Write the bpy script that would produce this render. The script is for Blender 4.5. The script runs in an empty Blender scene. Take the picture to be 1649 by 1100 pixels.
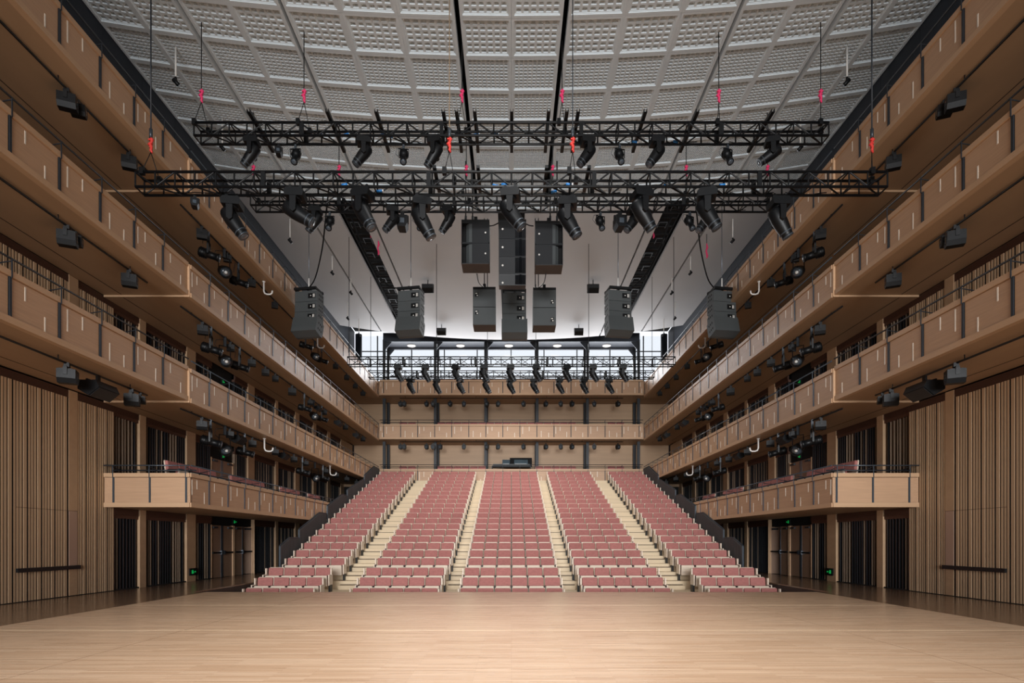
import bpy, math, random
from mathutils import Vector, Matrix, Euler
random.seed(7)
sc = bpy.context.scene
col = sc.collection

# ------------------------------------------------------------------ camera, sky, lights, exposure
F, CU, CV, H = 940.0, 823.5, 872.0, 1.465      # focal length in px, vanishing point, eye height
cam = bpy.data.objects.new('camera', bpy.data.cameras.new('camera')); col.objects.link(cam)
cam.location = (0, 0, H); cam.rotation_euler = (math.pi / 2, 0, 0)
cam.data.sensor_width = 36.0; cam.data.lens = 36.0 * F / 1649.0
cam.data.shift_x = (824.5 - CU) / 1649.0; cam.data.shift_y = (CV - 550.0) / 1649.0
cam.data.clip_end = 500; sc.camera = cam
sc.view_settings.view_transform = 'Standard'; sc.view_settings.look = 'None'
sc.view_settings.gamma = 1.0; sc.view_settings.use_curve_mapping = False
sc.view_settings.exposure = 0.0
w = bpy.data.worlds.new('sky'); sc.world = w; w.use_nodes = True
bg = w.node_tree.nodes['Background']; bg.inputs[0].default_value = (0.90, 0.93, 1.0, 1); bg.inputs[1].default_value = 1.15

def area_light(name, loc, rot, sx, sy, power, color, spread=180):
    d = bpy.data.lights.new(name, 'AREA'); d.shape = 'RECTANGLE'; d.size = sx; d.size_y = sy
    d.energy = power; d.color = color; d.spread = math.radians(spread)
    o = bpy.data.objects.new(name, d); col.objects.link(o); o.location = loc; o.rotation_euler = rot
    o['kind'] = 'helper'
    return o
# daylight through the stage opening behind the camera and through the rear window band
area_light('stage_opening_daylight', (0, -25.8, 5.2), (math.radians(90), 0, 0), 20, 9.4, 2200, (0.97, 0.985, 1.0), 52)
area_light('rear_window_daylight', (0, 43.55, 13.5), (math.radians(-90), 0, 0), 22, 2.8, 1900, (0.93, 0.96, 1.0))
# house work lights in the ceiling slots: over the stage and along the centre line of the seats
area_light('stage_work_light', (0, 7.0, 15.0), (0, 0, 0), 2, 11, 860, (1.0, 0.99, 0.975), 84)
area_light('house_work_light', (0, 31.5, 15.2), (0, 0, 0), 0.8, 13, 800, (1.0, 0.99, 0.975), 125)

# ------------------------------------------------------------------ materials
def lin(r, g, b):
    f = lambda c: c / 12.92 if c <= 0.04045 else ((c + 0.055) / 1.055) ** 2.4
    return (f(r / 255), f(g / 255), f(b / 255), 1)
MATS = {}
def mat(name, rgb, rough=0.5, metal=0.0, grain=None, var=0.0, spec=0.5, emit=0.0, bump=0.0, coat=0.0):
    """grain = (scale xyz, amount) adds stretched noise; var = colour change from object to object"""
    m = bpy.data.materials.new(name); m.use_nodes = True
    nt = m.node_tree; b = nt.nodes['Principled BSDF']
    c = lin(*rgb)
    b.inputs['Base Color'].default_value = c; b.inputs['Roughness'].default_value = rough
    b.inputs['Metallic'].default_value = metal; b.inputs['Specular IOR Level'].default_value = spec
    if coat: b.inputs['Coat Weight'].default_value = coat; b.inputs['Coat Roughness'].default_value = 0.25
    out = None
    if grain:
        tc = nt.nodes.new('ShaderNodeTexCoord'); mp = nt.nodes.new('ShaderNodeMapping')
        mp.inputs['Scale'].default_value = grain[0]
        oi = nt.nodes.new('ShaderNodeObjectInfo'); sv = nt.nodes.new('ShaderNodeVectorMath'); sv.operation = 'SCALE'
        sv.inputs[0].default_value = (13.7, 9.1, 5.3); nt.links.new(oi.outputs['Random'], sv.inputs['Scale'])
        nt.links.new(sv.outputs[0], mp.inputs['Location'])
        nz = nt.nodes.new('ShaderNodeTexNoise'); nz.inputs['Scale'].default_value = 1.0; nz.inputs['Detail'].default_value = 5
        nt.links.new(tc.outputs['Object'], mp.inputs[0]); nt.links.new(mp.outputs[0], nz.inputs['Vector'])
        rp = nt.nodes.new('ShaderNodeMapRange'); rp.inputs[1].default_value = 0.3; rp.inputs[2].default_value = 0.7
        rp.inputs[3].default_value = 1 - grain[1]; rp.inputs[4].default_value = 1 + grain[1]
        nt.links.new(nz.outputs['Fac'], rp.inputs[0]); out = rp.outputs[0]
        if bump:
            bp = nt.nodes.new('ShaderNodeBump'); bp.inputs['Strength'].default_value = bump; bp.inputs['Distance'].default_value = 0.01
            nt.links.new(nz.outputs['Fac'], bp.inputs['Height']); nt.links.new(bp.outputs[0], b.inputs['Normal'])
    if var:
        oi2 = nt.nodes.new('ShaderNodeObjectInfo'); rv = nt.nodes.new('ShaderNodeMapRange')
        rv.inputs[3].default_value = 1 - var; rv.inputs[4].default_value = 1 + var
        nt.links.new(oi2.outputs['Random'], rv.inputs[0])
        if out is None: out = rv.outputs[0]
        else:
            mu = nt.nodes.new('ShaderNodeMath'); mu.operation = 'MULTIPLY'
            nt.links.new(out, mu.inputs[0]); nt.links.new(rv.outputs[0], mu.inputs[1]); out = mu.outputs[0]
    if out is not None:
        vm = nt.nodes.new('ShaderNodeVectorMath'); vm.operation = 'SCALE'; vm.inputs[0].default_value = c[:3]
        nt.links.new(out, vm.inputs['Scale']); nt.links.new(vm.outputs[0], b.inputs['Base Color'])
    if emit: b.inputs['Emission Color'].default_value = c; b.inputs['Emission Strength'].default_value = emit
    MATS[name] = m
    return m
mat('wood_panel', (187, 150, 118), 0.45, grain=((1.5, 1.5, 22), 0.07), var=0.035)
mat('wood_trim', (193, 157, 123), 0.45, grain=((2, 2, 16), 0.05))
mat('wood_soffit', (172, 139, 107), 0.55, grain=((3, 0.6, 3), 0.04))
mat('wood_slat', (192, 161, 128), 0.5, grain=((12, 12, 0.7), 0.08), var=0.06)
mat('wood_wall', (184, 151, 118), 0.5, grain=((1.2, 1.2, 14), 0.06), var=0.03)
mat('wood_step', (214, 193, 160), 0.5, grain=((1.2, 16, 10), 0.07), var=0.05)
mat('wood_seat', (232, 214, 194), 0.5, grain=((3, 3, 30), 0.06), var=0.05)
mat('bounce_cut_dark', (38, 33, 31), 0.8)  # dark finish added on unseen stage surfaces to cut bounce light
mat('seam_strip', (226, 202, 168), 0.3)
mat('speaker_gloss', (26, 28, 31), 0.18)
mat('ground_bounce_grey', (170, 166, 160), 0.8)
mat('brown_gap', (52, 34, 25), 0.7)
mat('brown_grille', (84, 52, 36), 0.6)
mat('black_gap', (10, 10, 12), 0.8)
mat('dark_strip', (22, 22, 25), 0.45, grain=((6, 6, 1), 0.1))
mat('thin_slat', (132, 112, 94), 0.5, var=0.25)
mat('dark_slat', (30, 31, 35), 0.4, var=0.3)
mat('void', (7, 7, 9), 0.9)
mat('navy_wall', (24, 30, 40), 0.6, grain=((2, 2, 2), 0.1), var=0.06)
mat('ceiling_white', (222, 230, 234), 0.65, grain=((6, 6, 6), 0.02), var=0.015)
mat('ceiling_smooth', (200, 201, 203), 0.65, grain=((0.5, 0.5, 0.5), 0.015))
mat('black_metal', (14, 15, 17), 0.45, metal=0.0, spec=0.35)
mat('grey_metal', (64, 70, 76), 0.4, metal=0.4)
mat('steel_rail', (120, 128, 138), 0.3, metal=0.8)
mat('dark_steel', (34, 38, 44), 0.5)
mat('post_steel', (72, 80, 88), 0.35, metal=0.5)
mat('frame_steel', (50, 55, 64), 0.5)
mat('guard_dark', (58, 56, 56), 0.55, grain=((20, 30, 0.8), 0.25))
mat('black_plastic', (13, 14, 16), 0.45, grain=((9, 9, 9), 0.12), spec=0.3)
mat('speaker_grey', (74, 78, 79), 0.55, grain=((30, 30, 30), 0.03))
mat('speaker_dark', (28, 30, 33), 0.45, grain=((60, 60, 60), 0.06))
mat('grille_black', (14, 16, 20), 0.5, grain=((150, 150, 150), 0.25))
mat('speaker_base', (74, 66, 62), 0.6)
mat('white_paint', (232, 228, 222), 0.45)
mat('tick_white', (236, 226, 210), 0.4)
mat('lens', (70, 78, 86), 0.1, spec=0.8)
mat('bulb', (240, 240, 235), 0.2)
mat('pink', (232, 58, 110), 0.55)
mat('red_hook', (214, 60, 52), 0.5)
mat('tan_rope', (150, 128, 104), 0.8)
mat('blue_plug', (40, 120, 190), 0.4)
mat('seat_red', (171, 112, 106), 0.9, grain=((9, 9, 26), 0.12), var=0.06, spec=0.2, bump=0.2)
mat('door_skin', (150, 118, 96), 0.45, grain=((2, 2, 12), 0.04))
mat('door_pale', (178, 148, 128), 0.45)
mat('exit_green', (26, 200, 96), 0.4, emit=0.3)
mat('downlight', (255, 250, 240), 0.4, emit=0.12)
mat('screen', (70, 84, 92), 0.25)
def floor_material(nm, c1, c2, cm, r0, r1):
    m = bpy.data.materials.new(nm); m.use_nodes = True
    nt = m.node_tree; b = nt.nodes['Principled BSDF']; L = nt.links.new
    geo = nt.nodes.new('ShaderNodeNewGeometry'); mp = nt.nodes.new('ShaderNodeMapping')
    L(geo.outputs['Position'], mp.inputs[0])
    br = nt.nodes.new('ShaderNodeTexBrick'); br.offset = 0.37; br.squash = 1.0; br.inputs['Scale'].default_value = 1.0
    br.inputs['Brick Width'].default_value = 1.1; br.inputs['Row Height'].default_value = 0.06
    br.inputs['Mortar Size'].default_value = 0.0012; br.inputs['Bias'].default_value = 0.0
    br.inputs['Color1'].default_value = lin(*c1); br.inputs['Color2'].default_value = lin(*c2)
    br.inputs['Mortar'].default_value = lin(*cm)
    L(mp.outputs[0], br.inputs['Vector'])
    m2 = nt.nodes.new('ShaderNodeMapping'); m2.inputs['Scale'].default_value = (0.9, 26, 1); L(geo.outputs['Position'], m2.inputs[0])
    nz = nt.nodes.new('ShaderNodeTexNoise'); nz.inputs['Scale'].default_value = 1; nz.inputs['Detail'].default_value = 6; L(m2.outputs[0], nz.inputs['Vector'])
    rp = nt.nodes.new('ShaderNodeMapRange'); rp.inputs[1].default_value = .3; rp.inputs[2].default_value = .7
    rp.inputs[3].default_value = .90; rp.inputs[4].default_value = 1.09; L(nz.outputs['Fac'], rp.inputs[0])
    vm = nt.nodes.new('ShaderNodeVectorMath'); vm.operation = 'SCALE'; L(br.outputs['Color'], vm.inputs[0]); L(rp.outputs[0], vm.inputs['Scale'])
    L(vm.outputs[0], b.inputs['Base Color'])
    r2 = nt.nodes.new('ShaderNodeMapRange'); r2.inputs[1].default_value = .3; r2.inputs[2].default_value = .7
    r2.inputs[3].default_value = r0; r2.inputs[4].default_value = r1; L(nz.outputs['Fac'], r2.inputs[0]); L(r2.outputs[0], b.inputs['Roughness'])
    b.inputs['Specular IOR Level'].default_value = 0.5
    MATS[nm] = m
floor_material('oak_boards', (207, 176, 147), (189, 155, 125), (142, 110, 84), .25, .34)
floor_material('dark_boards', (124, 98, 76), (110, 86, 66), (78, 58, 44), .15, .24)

# ------------------------------------------------------------------ mesh helpers
class MB:
    def __init__(s): s.v = []; s.f = []; s.m = []; s.mats = []; s.cur = 0; s.sm = []
    def use(s, name):
        if name not in s.mats: s.mats.append(name)
        s.cur = s.mats.index(name); return s
    def add(s, vs, fs, smooth=False):
        k = len(s.v); s.v += [tuple(p) for p in vs]
        for f in fs: s.f.append(tuple(i + k for i in f)); s.m.append(s.cur); s.sm.append(smooth)
        return s
    def box(s, x0, x1, y0, y1, z0, z1, M=None):
        x0, x1 = min(x0, x1), max(x0, x1); y0, y1 = min(y0, y1), max(y0, y1); z0, z1 = min(z0, z1), max(z0, z1)
        vs = [Vector(p) for p in ((x0,y0,z0),(x1,y0,z0),(x1,y1,z0),(x0,y1,z0),(x0,y0,z1),(x1,y0,z1),(x1,y1,z1),(x0,y1,z1))]
        if M is not None: vs = [M @ p for p in vs]
        return s.add(vs, ((3,2,1,0),(4,5,6,7),(0,1,5,4),(1,2,6,5),(2,3,7,6),(3,0,4,7)))
    def tube(s, pts, r, n=8, caps=True):
        pts = [Vector(p) for p in pts]; rs = r if isinstance(r, (list, tuple)) else [r] * len(pts)
        vs = []; ref = None
        for i, p in enumerate(pts):
            d = (pts[min(i + 1, len(pts) - 1)] - pts[max(i - 1, 0)]).normalized()
            if ref is None:
                a = Vector((0, 0, 1)) if abs(d.z) < 0.9 else Vector((0, 1, 0))
                ref = d.cross(a).normalized()
            ref = (ref - d * ref.dot(d)).normalized(); q = d.cross(ref)
            for k in range(n):
                t = 2 * math.pi * k / n
                vs.append(p + (ref * math.cos(t) + q * math.sin(t)) * rs[i])
        fs = []
        for i in range(len(pts) - 1):
            for k in range(n):
                a, b = i * n + k, i * n + (k + 1) % n
                fs.append((a, b, b + n, a + n))
        s.add(vs, fs, True)
        if caps:
            b0 = len(s.v) - len(vs); e = len(pts) - 1
            s.f.append(tuple(b0 + k for k in reversed(range(n)))); s.m.append(s.cur); s.sm.append(False)
            s.f.append(tuple(b0 + e * n + k for k in range(n))); s.m.append(s.cur); s.sm.append(False)
        return s
    def prism(s, poly, a0, a1, axis='x', M=None):
        """poly: list of 2-D points; axis x -> (y,z), y -> (x,z), z -> (x,y)"""
        def P(p, a): return {'x': (a, p[0], p[1]), 'y': (p[0], a, p[1]), 'z': (p[0], p[1], a)}[axis]
        n = len(poly); vs = [Vector(P(p, a0)) for p in poly] + [Vector(P(p, a1)) for p in poly]
        if M is not None: vs = [M @ v for v in vs]
        fs = [tuple(range(n - 1, -1, -1)), tuple(range(n, 2 * n))] + [(i, (i + 1) % n, n + (i + 1) % n, n + i) for i in range(n)]
        return s.add(vs, fs)
    def rbox(s, x0, x1, y0, y1, z0, z1, r=0.03, n=3, M=None):
        """box with rounded corners in the x-z outline and a small bevel on its -y face"""
        pts = []
        for cx, cz, a in ((x1 - r, z1 - r, 0), (x0 + r, z1 - r, 90), (x0 + r, z0 + r, 180), (x1 - r, z0 + r, 270)):
            for k in range(n + 1):
                t = math.radians(a + 90 * k / n); pts.append((cx + r * math.cos(t), cz + r * math.sin(t)))
        m = len(pts); cx, cz = (x0 + x1) / 2, (z0 + z1) / 2; e = r * 0.45
        sh = lambda p: (cx + (p[0] - cx) * (1 - 2 * e / (x1 - x0)), cz + (p[1] - cz) * (1 - 2 * e / (z1 - z0)))
        vs = [Vector((sh(p)[0], y0, sh(p)[1])) for p in pts] + [Vector((p[0], y0 + e, p[1])) for p in pts] + [Vector((p[0], y1, p[1])) for p in pts]
        if M is not None: vs = [M @ v for v in vs]
        fs = [tuple(range(m)), tuple(range(3 * m - 1, 2 * m - 1, -1))]
        for j in (0, m):
            for i in range(m): fs.append((j + (i + 1) % m, j + i, j + m + i, j + m + (i + 1) % m))
        return s.add(vs, fs)
    def mesh(s, name):
        me = bpy.data.meshes.new(name); me.from_pydata(s.v, [], s.f)
        for n in s.mats: me.materials.append(MATS[n])
        me.polygons.foreach_set('material_index', s.m); me.polygons.foreach_set('use_smooth', s.sm)
        me.update(); return me
    def build(s, name, parent=None, loc=None, rot=None):
        return inst(s.mesh(name), name, parent, loc, rot)
def inst(me, name, parent=None, loc=None, rot=None, scale=None):
    o = bpy.data.objects.new(name, me); col.objects.link(o)
    if loc is not None: o.location = loc
    if rot is not None: o.rotation_euler = rot
    if scale is not None: o.scale = scale
    if parent is not None: o.parent = parent
    return o
def mb(m): return MB().use(m)
def empty(name, loc=(0, 0, 0), rz=0.0):
    o = bpy.data.objects.new(name, None); col.objects.link(o); o.location = loc; o.rotation_euler = (0, 0, rz)
    o.empty_display_size = 0.2
    return o
def tag(o, label, cat, group=None, kind=None):
    o['label'] = label; o['category'] = cat
    if group: o['group'] = group
    if kind: o['kind'] = kind
    return o
def struct(o): o['kind'] = 'structure'; return o
def dup(root, loc, rz=0.0, rot=None, label=None, group=None):
    r = root.copy(); col.objects.link(r); r.location = loc; r.rotation_euler = rot if rot else (0, 0, rz)
    if label: r['label'] = label
    if group: r['group'] = group
    for ch in KIDS.get(root.name, ()):
        c = ch.copy(); col.objects.link(c); c.parent = r
        for g in KIDS.get(ch.name, ()):
            d = g.copy(); col.objects.link(d); d.parent = c
    return r
KIDS = {}
def remember(root):
    KIDS[root.name] = list(root.children)
    for c in root.children: KIDS[c.name] = list(c.children)
    return root
def drop(root):
    for c in list(root.children):
        for g in list(c.children): bpy.data.objects.remove(g)
        bpy.data.objects.remove(c)
    bpy.data.objects.remove(root)
def YX(u, X): return F * X / (u - CU)                      # depth of the point seen in column u on the plane x = X
def PX(u, Y): return (u - CU) * Y / F
def PZ(v, Y): return H + (CV - v) * Y / F
ORD = ['first', 'second', 'third', 'fourth', 'fifth', 'sixth', 'seventh', 'eighth', 'ninth', 'tenth', 'eleventh', 'twelfth',
       'thirteenth', 'fourteenth', 'fifteenth', 'sixteenth', 'seventeenth', 'eighteenth', 'nineteenth', 'twentieth', 'twenty-first', 'twenty-second']
SIDE = {-1: 'left', 1: 'right'}

# ------------------------------------------------------------------ main dimensions
XW, XB, YS, YB = 11.77, 9.34, 16.9, 40.9        # side wall, balcony front, stage edge, rear balcony front
LEV = {2: (3.44, 2.455), 3: (6.51, 5.52), 4: (9.51, 8.57), 5: (12.58, 11.60)}   # cap top, underside
PITCH = 1.192
ZS = 13.82 + H                                   # ceiling height at the centre line
def zc(x): return ZS + 1.0 * (x / XW) ** 2
YR, YG = 43.6, 43.9                              # rear wood wall, rear glass

# ------------------------------------------------------------------ floor
fl = struct(mb('brown_gap').box(-XW, XW, -26, YS, -1.3, -0.04).box(-XW, -9.25, YS, 43, -1.3, -0.04).box(9.25, XW, YS, 43, -1.3, -0.04).build('floor'))
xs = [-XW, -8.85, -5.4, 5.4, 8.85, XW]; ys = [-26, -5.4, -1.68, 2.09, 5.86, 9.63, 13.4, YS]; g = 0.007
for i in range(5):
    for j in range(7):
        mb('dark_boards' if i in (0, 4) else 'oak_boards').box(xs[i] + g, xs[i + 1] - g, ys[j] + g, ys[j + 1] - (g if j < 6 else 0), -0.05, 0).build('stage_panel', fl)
for y in ys[2:7]:
    mb('seam_strip').box(-8.84, 8.84, y - .014, y + .014, -.05, .0012).build('seam_strip', fl)
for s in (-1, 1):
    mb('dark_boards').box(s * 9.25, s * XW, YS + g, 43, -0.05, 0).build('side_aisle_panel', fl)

# ------------------------------------------------------------------ side walls: slats, pilasters, dark glazed bays, doors
UNIT = {}
def unit_box(m):
    if m not in UNIT: UNIT[m] = mb(m).box(-.5, .5, -.5, .5, 0, 1).mesh('slat_' + m)
    return UNIT[m]
def slab(name, m, parent, x0, x1, y0, y1, z0, z1):
    return inst(unit_box(m), name, parent, ((x0 + x1) / 2, (y0 + y1) / 2, min(z0, z1)), None, (abs(x1 - x0), abs(y1 - y0), abs(z1 - z0)))
PIL = [(15.53, 15.84), (18.49, 18.8), (21.17, 21.76), (26.1, 26.75), (29.15, 29.46), (31.8, 32.4), (34.7, 35.2), (37.4, 37.95), (40.3, 43.2)]
BAYS = [(17.3, 18.49), (18.8, 21.17), (21.76, 22.98), (26.75, 29.15), (29.46, 31.8), (32.4, 34.7), (35.2, 37.4), (37.95, 40.3)]
def slat_run(s, wall, door, y0, y1, z0, z1, off):
    """vertical battens in groups: one wide, a black channel, three narrow"""
    ys_, y = [], y0
    pat = [(0.094, 0.056, True), (0.056, 0.034, False), (0.056, 0.034, False), (0.056, 0.040, False)]
    k = off
    while y < y1 - 0.02:
        wd, gp, blk = pat[k % 4]; k += 1
        a, b = y, min(y + wd, y1)
        dp = 0.0 if wd > 0.08 else 0.006
        if door is not None and 13.87 <= (a + b) / 2 <= 15.86:
            slab('slat', 'wood_slat', door, s * (XW + dp), s * (XW + .09), a, b, 0.02, 2.278)
            slab('slat', 'wood_slat', wall, s * (XW + dp), s * (XW + .09), a, b, 2.288, z1)
        else:
            slab('slat', 'wood_slat', wall, s * (XW + dp), s * (XW + .09), a, b, z0, z1)
        if blk: slab('channel', 'black_gap', wall, s * (XW + .012), s * (XW + .16), b, min(b + gp, y1), z0, z1)
        y = b + gp
def grille(s, wall, y0, y1, z1, hgt=0.2):
    m = mb('brown_grille'); n = 6
    for i in range(n):
        za = z1 - hgt + i * hgt / n; m.box(s * (XW + .005), s * (XW + .05), y0, y1, za, za + hgt / n * .55)
    m.box(s * (XW + .045), s * (XW + .07), y0, y1, z1 - hgt, z1)
    m.build('louvre_grille', wall)
def bay(s, wall, y0, y1, z0, z1, single=True, seed=0):
    rnd = random.Random(seed)
    grille(s, wall, y0, y1, z1)
    slab('bay_header', 'brown_grille', wall, s * (XW + .04), s * (XW + .3), y0, y1, z1 - .3, z1 - .2)
    slab('dark_glazing', 'dark_strip', wall, s * (XW + .24), s * (XW + .29), y0, y1, z0, z1 - .3)
    slab('bay_sill', 'black_gap', wall, s * (XW + .02), s * (XW + .24), y0, y1, z0, z0 + .03)
    y = y0 + .06; j = None if single else MB()
    while y < y1 - .05:
        m = rnd.choice(('thin_slat', 'dark_slat', 'dark_slat')); wd = .026 if m == 'thin_slat' else .05
        if single: slab('fin', m, wall, s * (XW + .06), s * (XW + .22), y, y + wd, z0 + .03, z1 - .3)
        else: j.use(m).box(s * (XW + .06), s * (XW + .22), y, y + wd, z0 + .03, z1 - .3)
        y += wd + rnd.choice((.08, .1, .14))
    if j: o = j.build('fins', wall); o['kind'] = 'stuff'
for s in (-1, 1):
    W = struct(mb('black_gap').box(s * (XW + .3), s * (XW + .6), -26, 44, -1.2, 17.6).build('wall_' + SIDE[s]))
    # unseen stage side walls, darkened to cut bounce light on the near balconies, and the brown backing behind the battens
    mb('bounce_cut_dark').box(s * XW, s * (XW + .3), -26, 9.6, 11.75, 17.2).box(s * XW, s * (XW + .3), -26, 10.4, 0, 11.75).build('stage_side_panel', W)
    for z0, z1 in ((0, 5.5), (5.6, 8.57), (8.6, 11.6)):
        mb('brown_gap').box(s * (XW + .018), s * (XW + .3), 10.4, 17.3, z0, z1).build('batten_backing', W)
    D = struct(empty('door_%d' % (1 if s < 0 else 2), (s * XW, 14.87, 0)))
    D2 = empty('leaf', (0, 0, 0)); D2.parent = D; D2.matrix_parent_inverse = Matrix.Translation((-s * XW, -14.87, 0))
    slat_run(s, W, D2, 10.4, 15.53, 0.02, 5.29, 1); slat_run(s, W, None, 15.86, 17.3, 0.02, 5.29, 2)
    slab('pilaster', 'wood_wall', W, s * XW, s * (XW + .08), 15.53, 15.84, 2.288, 5.5)
    slab('smooth_stile', 'door_pale', D2, s * XW, s * (XW + .08), 15.54, 15.83, .82, 2.278)
    slab('smooth_stile', 'wood_wall', D2, s * XW, s * (XW + .08), 15.54, 15.83, .02, .72)
    slab('push_bar', 'black_metal', D2, s * (XW - .05), s * (XW + .05), 13.87, 15.9, .72, .82)
    slab('wall_base', 'black_gap', W, s * (XW + .01), s * (XW + .06), 10.4, 17.3, 0, .02)
    grille(s, W, 10.4, 15.53, 5.5, .21); grille(s, W, 15.86, 17.3, 5.5, .21)
    for z0, z1 in ((5.72, 8.57), (8.77, 11.6)):
        slat_run(s, W, None, 12.4, 15.53, z0, z1 - .21, 1); slat_run(s, W, None, 15.86, 17.3, z0, z1 - .21, 2)
        grille(s, W, 12.4, 15.53, z1, .21); grille(s, W, 15.86, 17.3, z1, .21)
        slab('pilaster', 'wood_wall', W, s * (XW - .005), s * (XW + .2), 15.53, 15.86, z0, z1)
    sto = [(0.0, 2.46), (2.6, 5.5), (5.66, 8.57), (8.72, 11.6)]
    for k, (z0, z1) in enumerate(sto):
        for i, (a, b) in enumerate(PIL[1:]):
            if k == 0 and i == 2: a = b - .02                      # the ground-floor doors run up to the next bay
            slab('pilaster', 'wood_wall', W, s * (XW - .005), s * (XW + .3), a, b, z0, z1)
        for i, (a, b) in enumerate(BAYS):
            bay(s, W, a, b, z0, z1, single=(k == 0 and i < 5) or k == 1, seed=k * 31 + i)
        if k == 0: bays = []
        else: bay(s, W, 24.9, 26.1, z0, z1, single=(k == 1), seed=k + 90)
    # ground-floor double doors with panic bars, and one leaf pair on each upper storey
    def door_pair(n, y0, y1, z0, zt, zh, swing=0.0):
        d = struct(empty('door_%d' % n, (s * (XW + .12), (y0 + y1) / 2, z0)))
        hw = (y1 - y0) / 2
        m = mb('wood_trim').box(-.06, .06, -hw, -hw + .05, 0, zt - z0).box(-.06, .06, hw - .05, hw, 0, zt - z0); m.build('door_frame', d)
        mb('void').box(s * .03, s * .12, -hw, hw, zt - z0, zh - z0).build('door_header', d)
        for q in (-1, 1):
            lf = empty('leaf', (0, q * (hw - .05), 0), 0); lf.parent = d
            lw = hw - .055
            if swing and q > 0: lf.rotation_euler = (0, 0, s * swing)
            y_in = -q * lw
            mb('door_skin' if q < 0 or not swing else 'door_pale').box(-s * .02, s * .03, 0, y_in, .01, zt - z0 - .02).build('leaf_panel', lf)  # open leaf paler: the light falling on it is put into its colour
            mb('steel_rail').box(-s * .026, -s * .02, y_in, y_in + q * .09, .01, zt - z0 - .03).build('meeting_stile', lf)
            bm = mb('black_metal').box(-s * .09, -s * .05, q * -.04, y_in + q * .02, .98, 1.04)
            bm.use('steel_rail').box(-s * .10, -s * .02, y_in + q * .02, y_in + q * .16, .93, 1.09); bm.build('push_bar', lf)
            mb('grey_metal').box(-s * .09, -s * .02, -q * .1, -q * .42, zt - z0 - .14, zt - z0 - .07).build('door_closer', lf)
        return d
    n0 = 3 if s < 0 else 8
    door_pair(n0, 23.02, 24.86, 0, 2.13, 2.46); door_pair(n0 + 1, 24.92, 26.72, 0, 2.13, 2.46, 0.35)
    for k, (z0, z1) in enumerate(sto[1:]): door_pair(n0 + 2 + k, 23.02, 24.86, z0, z0 + 2.2, z1)
    # dark upper wall behind the top balcony, in tall panels
    m = None
    yy = 9.6
    while yy < 43.6:
        slab('dark_wall_panel', 'navy_wall', W, s * XW, s * (XW + .3), yy + .01, min(yy + 1.8, 43.9), 11.75, 17.2); yy += 1.8

# wall behind the camera with the big stage window the daylight comes through
Wc = struct(mb('bounce_cut_dark').box(-XW, -10.4, -26.3, -26, 0, 17.2).box(10.4, XW, -26.3, -26, 0, 17.2).box(-10.4, 10.4, -26.3, -26, 10.0, 17.2).box(-10.4, 10.4, -26.3, -26, 0, .4).build('wall_stage'))
struct(mb('ground_bounce_grey').box(-60, 60, -90, -26.3, -.5, -.2).build('ground_bounce'))  # unseen ground added behind the stage to bounce daylight up into the hall

# ------------------------------------------------------------------ balconies
TICKS = [[(.10, .06, .50), (.36, .05, .30), (.76, .52, .42)], [(.27, .04, .30), (.70, .60, .34)],
         [(.16, .04, .52), (.55, .04, .32)], [(.25, .42, .52), (.70, .60, .34)]]
def fascia(root, P, ax, a0, a1, slots, ztop, zbot, out, slotw=.05, ticks=True, zlow=None, rail=True, first=0, railz=.22, postm='post_steel'):
    """a balcony front along one axis. P(a, d, z): point at run a, d outwards from the face plane"""
    def bx(name, m, aa, ab, d0, d1, z0, z1, par=root):
        p, q = P(aa, d0, z0), P(ab, d1, z1)
        return slab(name, m, par, p[0], q[0], p[1], q[1], z0, z1)
    zl = zbot if zlow is None else zlow
    bx('cap', 'wood_trim', a0, a1, -.12, .035, ztop - .115, ztop)
    bx('lower_band', 'wood_trim', a0, a1, -.10, .035, zl, zl + .13)
    ps = sorted(set([a0] + [x for x in slots if a0 + .05 < x < a1 - .05] + [a1]))
    zp0, zp1 = zl + .13, ztop - .115
    bx('slot_backing', 'black_gap', a0, a1, -.10, -.05, zp0, zp1)
    for i in range(len(ps) - 1):
        aa = ps[i] + (slotw / 2 if i else 0); ab = ps[i + 1] - (slotw / 2 if i < len(ps) - 2 else 0)
        pn = bx('front_panel', 'wood_panel', aa, ab, -.06, .0, zp0 + .004, zp1 - .012)
        if ticks:
            for fx, ft, fl_ in TICKS[(i + first) % 4]:
                t = aa + (ab - aa) * fx; z1_ = zp1 - .02 - (zp1 - zp0 - .04) * ft
                z0_ = max(zp0 + .01, z1_ - (zp1 - zp0) * fl_ * 1.2)
                bx('light_slot', 'tick_white', t - .016, t + .016, -.01, .006, z0_, z1_)
    for x in ps[1:-1]:
        bx('post', postm, x - .026, x + .026, -.04, .02, zp0, zp1)
        if rail: bx('rail_post', postm, x - .011, x + .011, .036, .05, zp1 - .02, ztop + railz)
    if rail:
        m = mb(postm).tube([P(a0, .03, ztop + railz), P(a1, .03, ztop + railz)], .02, 6)
        m.build('handrail', root)
        m = mb('dark_steel').tube([P(a0, -.34, ztop + railz - .1), P(a1, -.34, ztop + railz - .1)], .022, 6)
        for x in ps[1:-1]: m.tube([P(x, .03, ztop + railz - .04), P(x, -.34, ztop + railz - .1)], .012, 5, False)
        m.build('lean_rail', root)
NAMES = {2: 'lowest', 3: 'second', 4: 'third', 5: 'top'}
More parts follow.
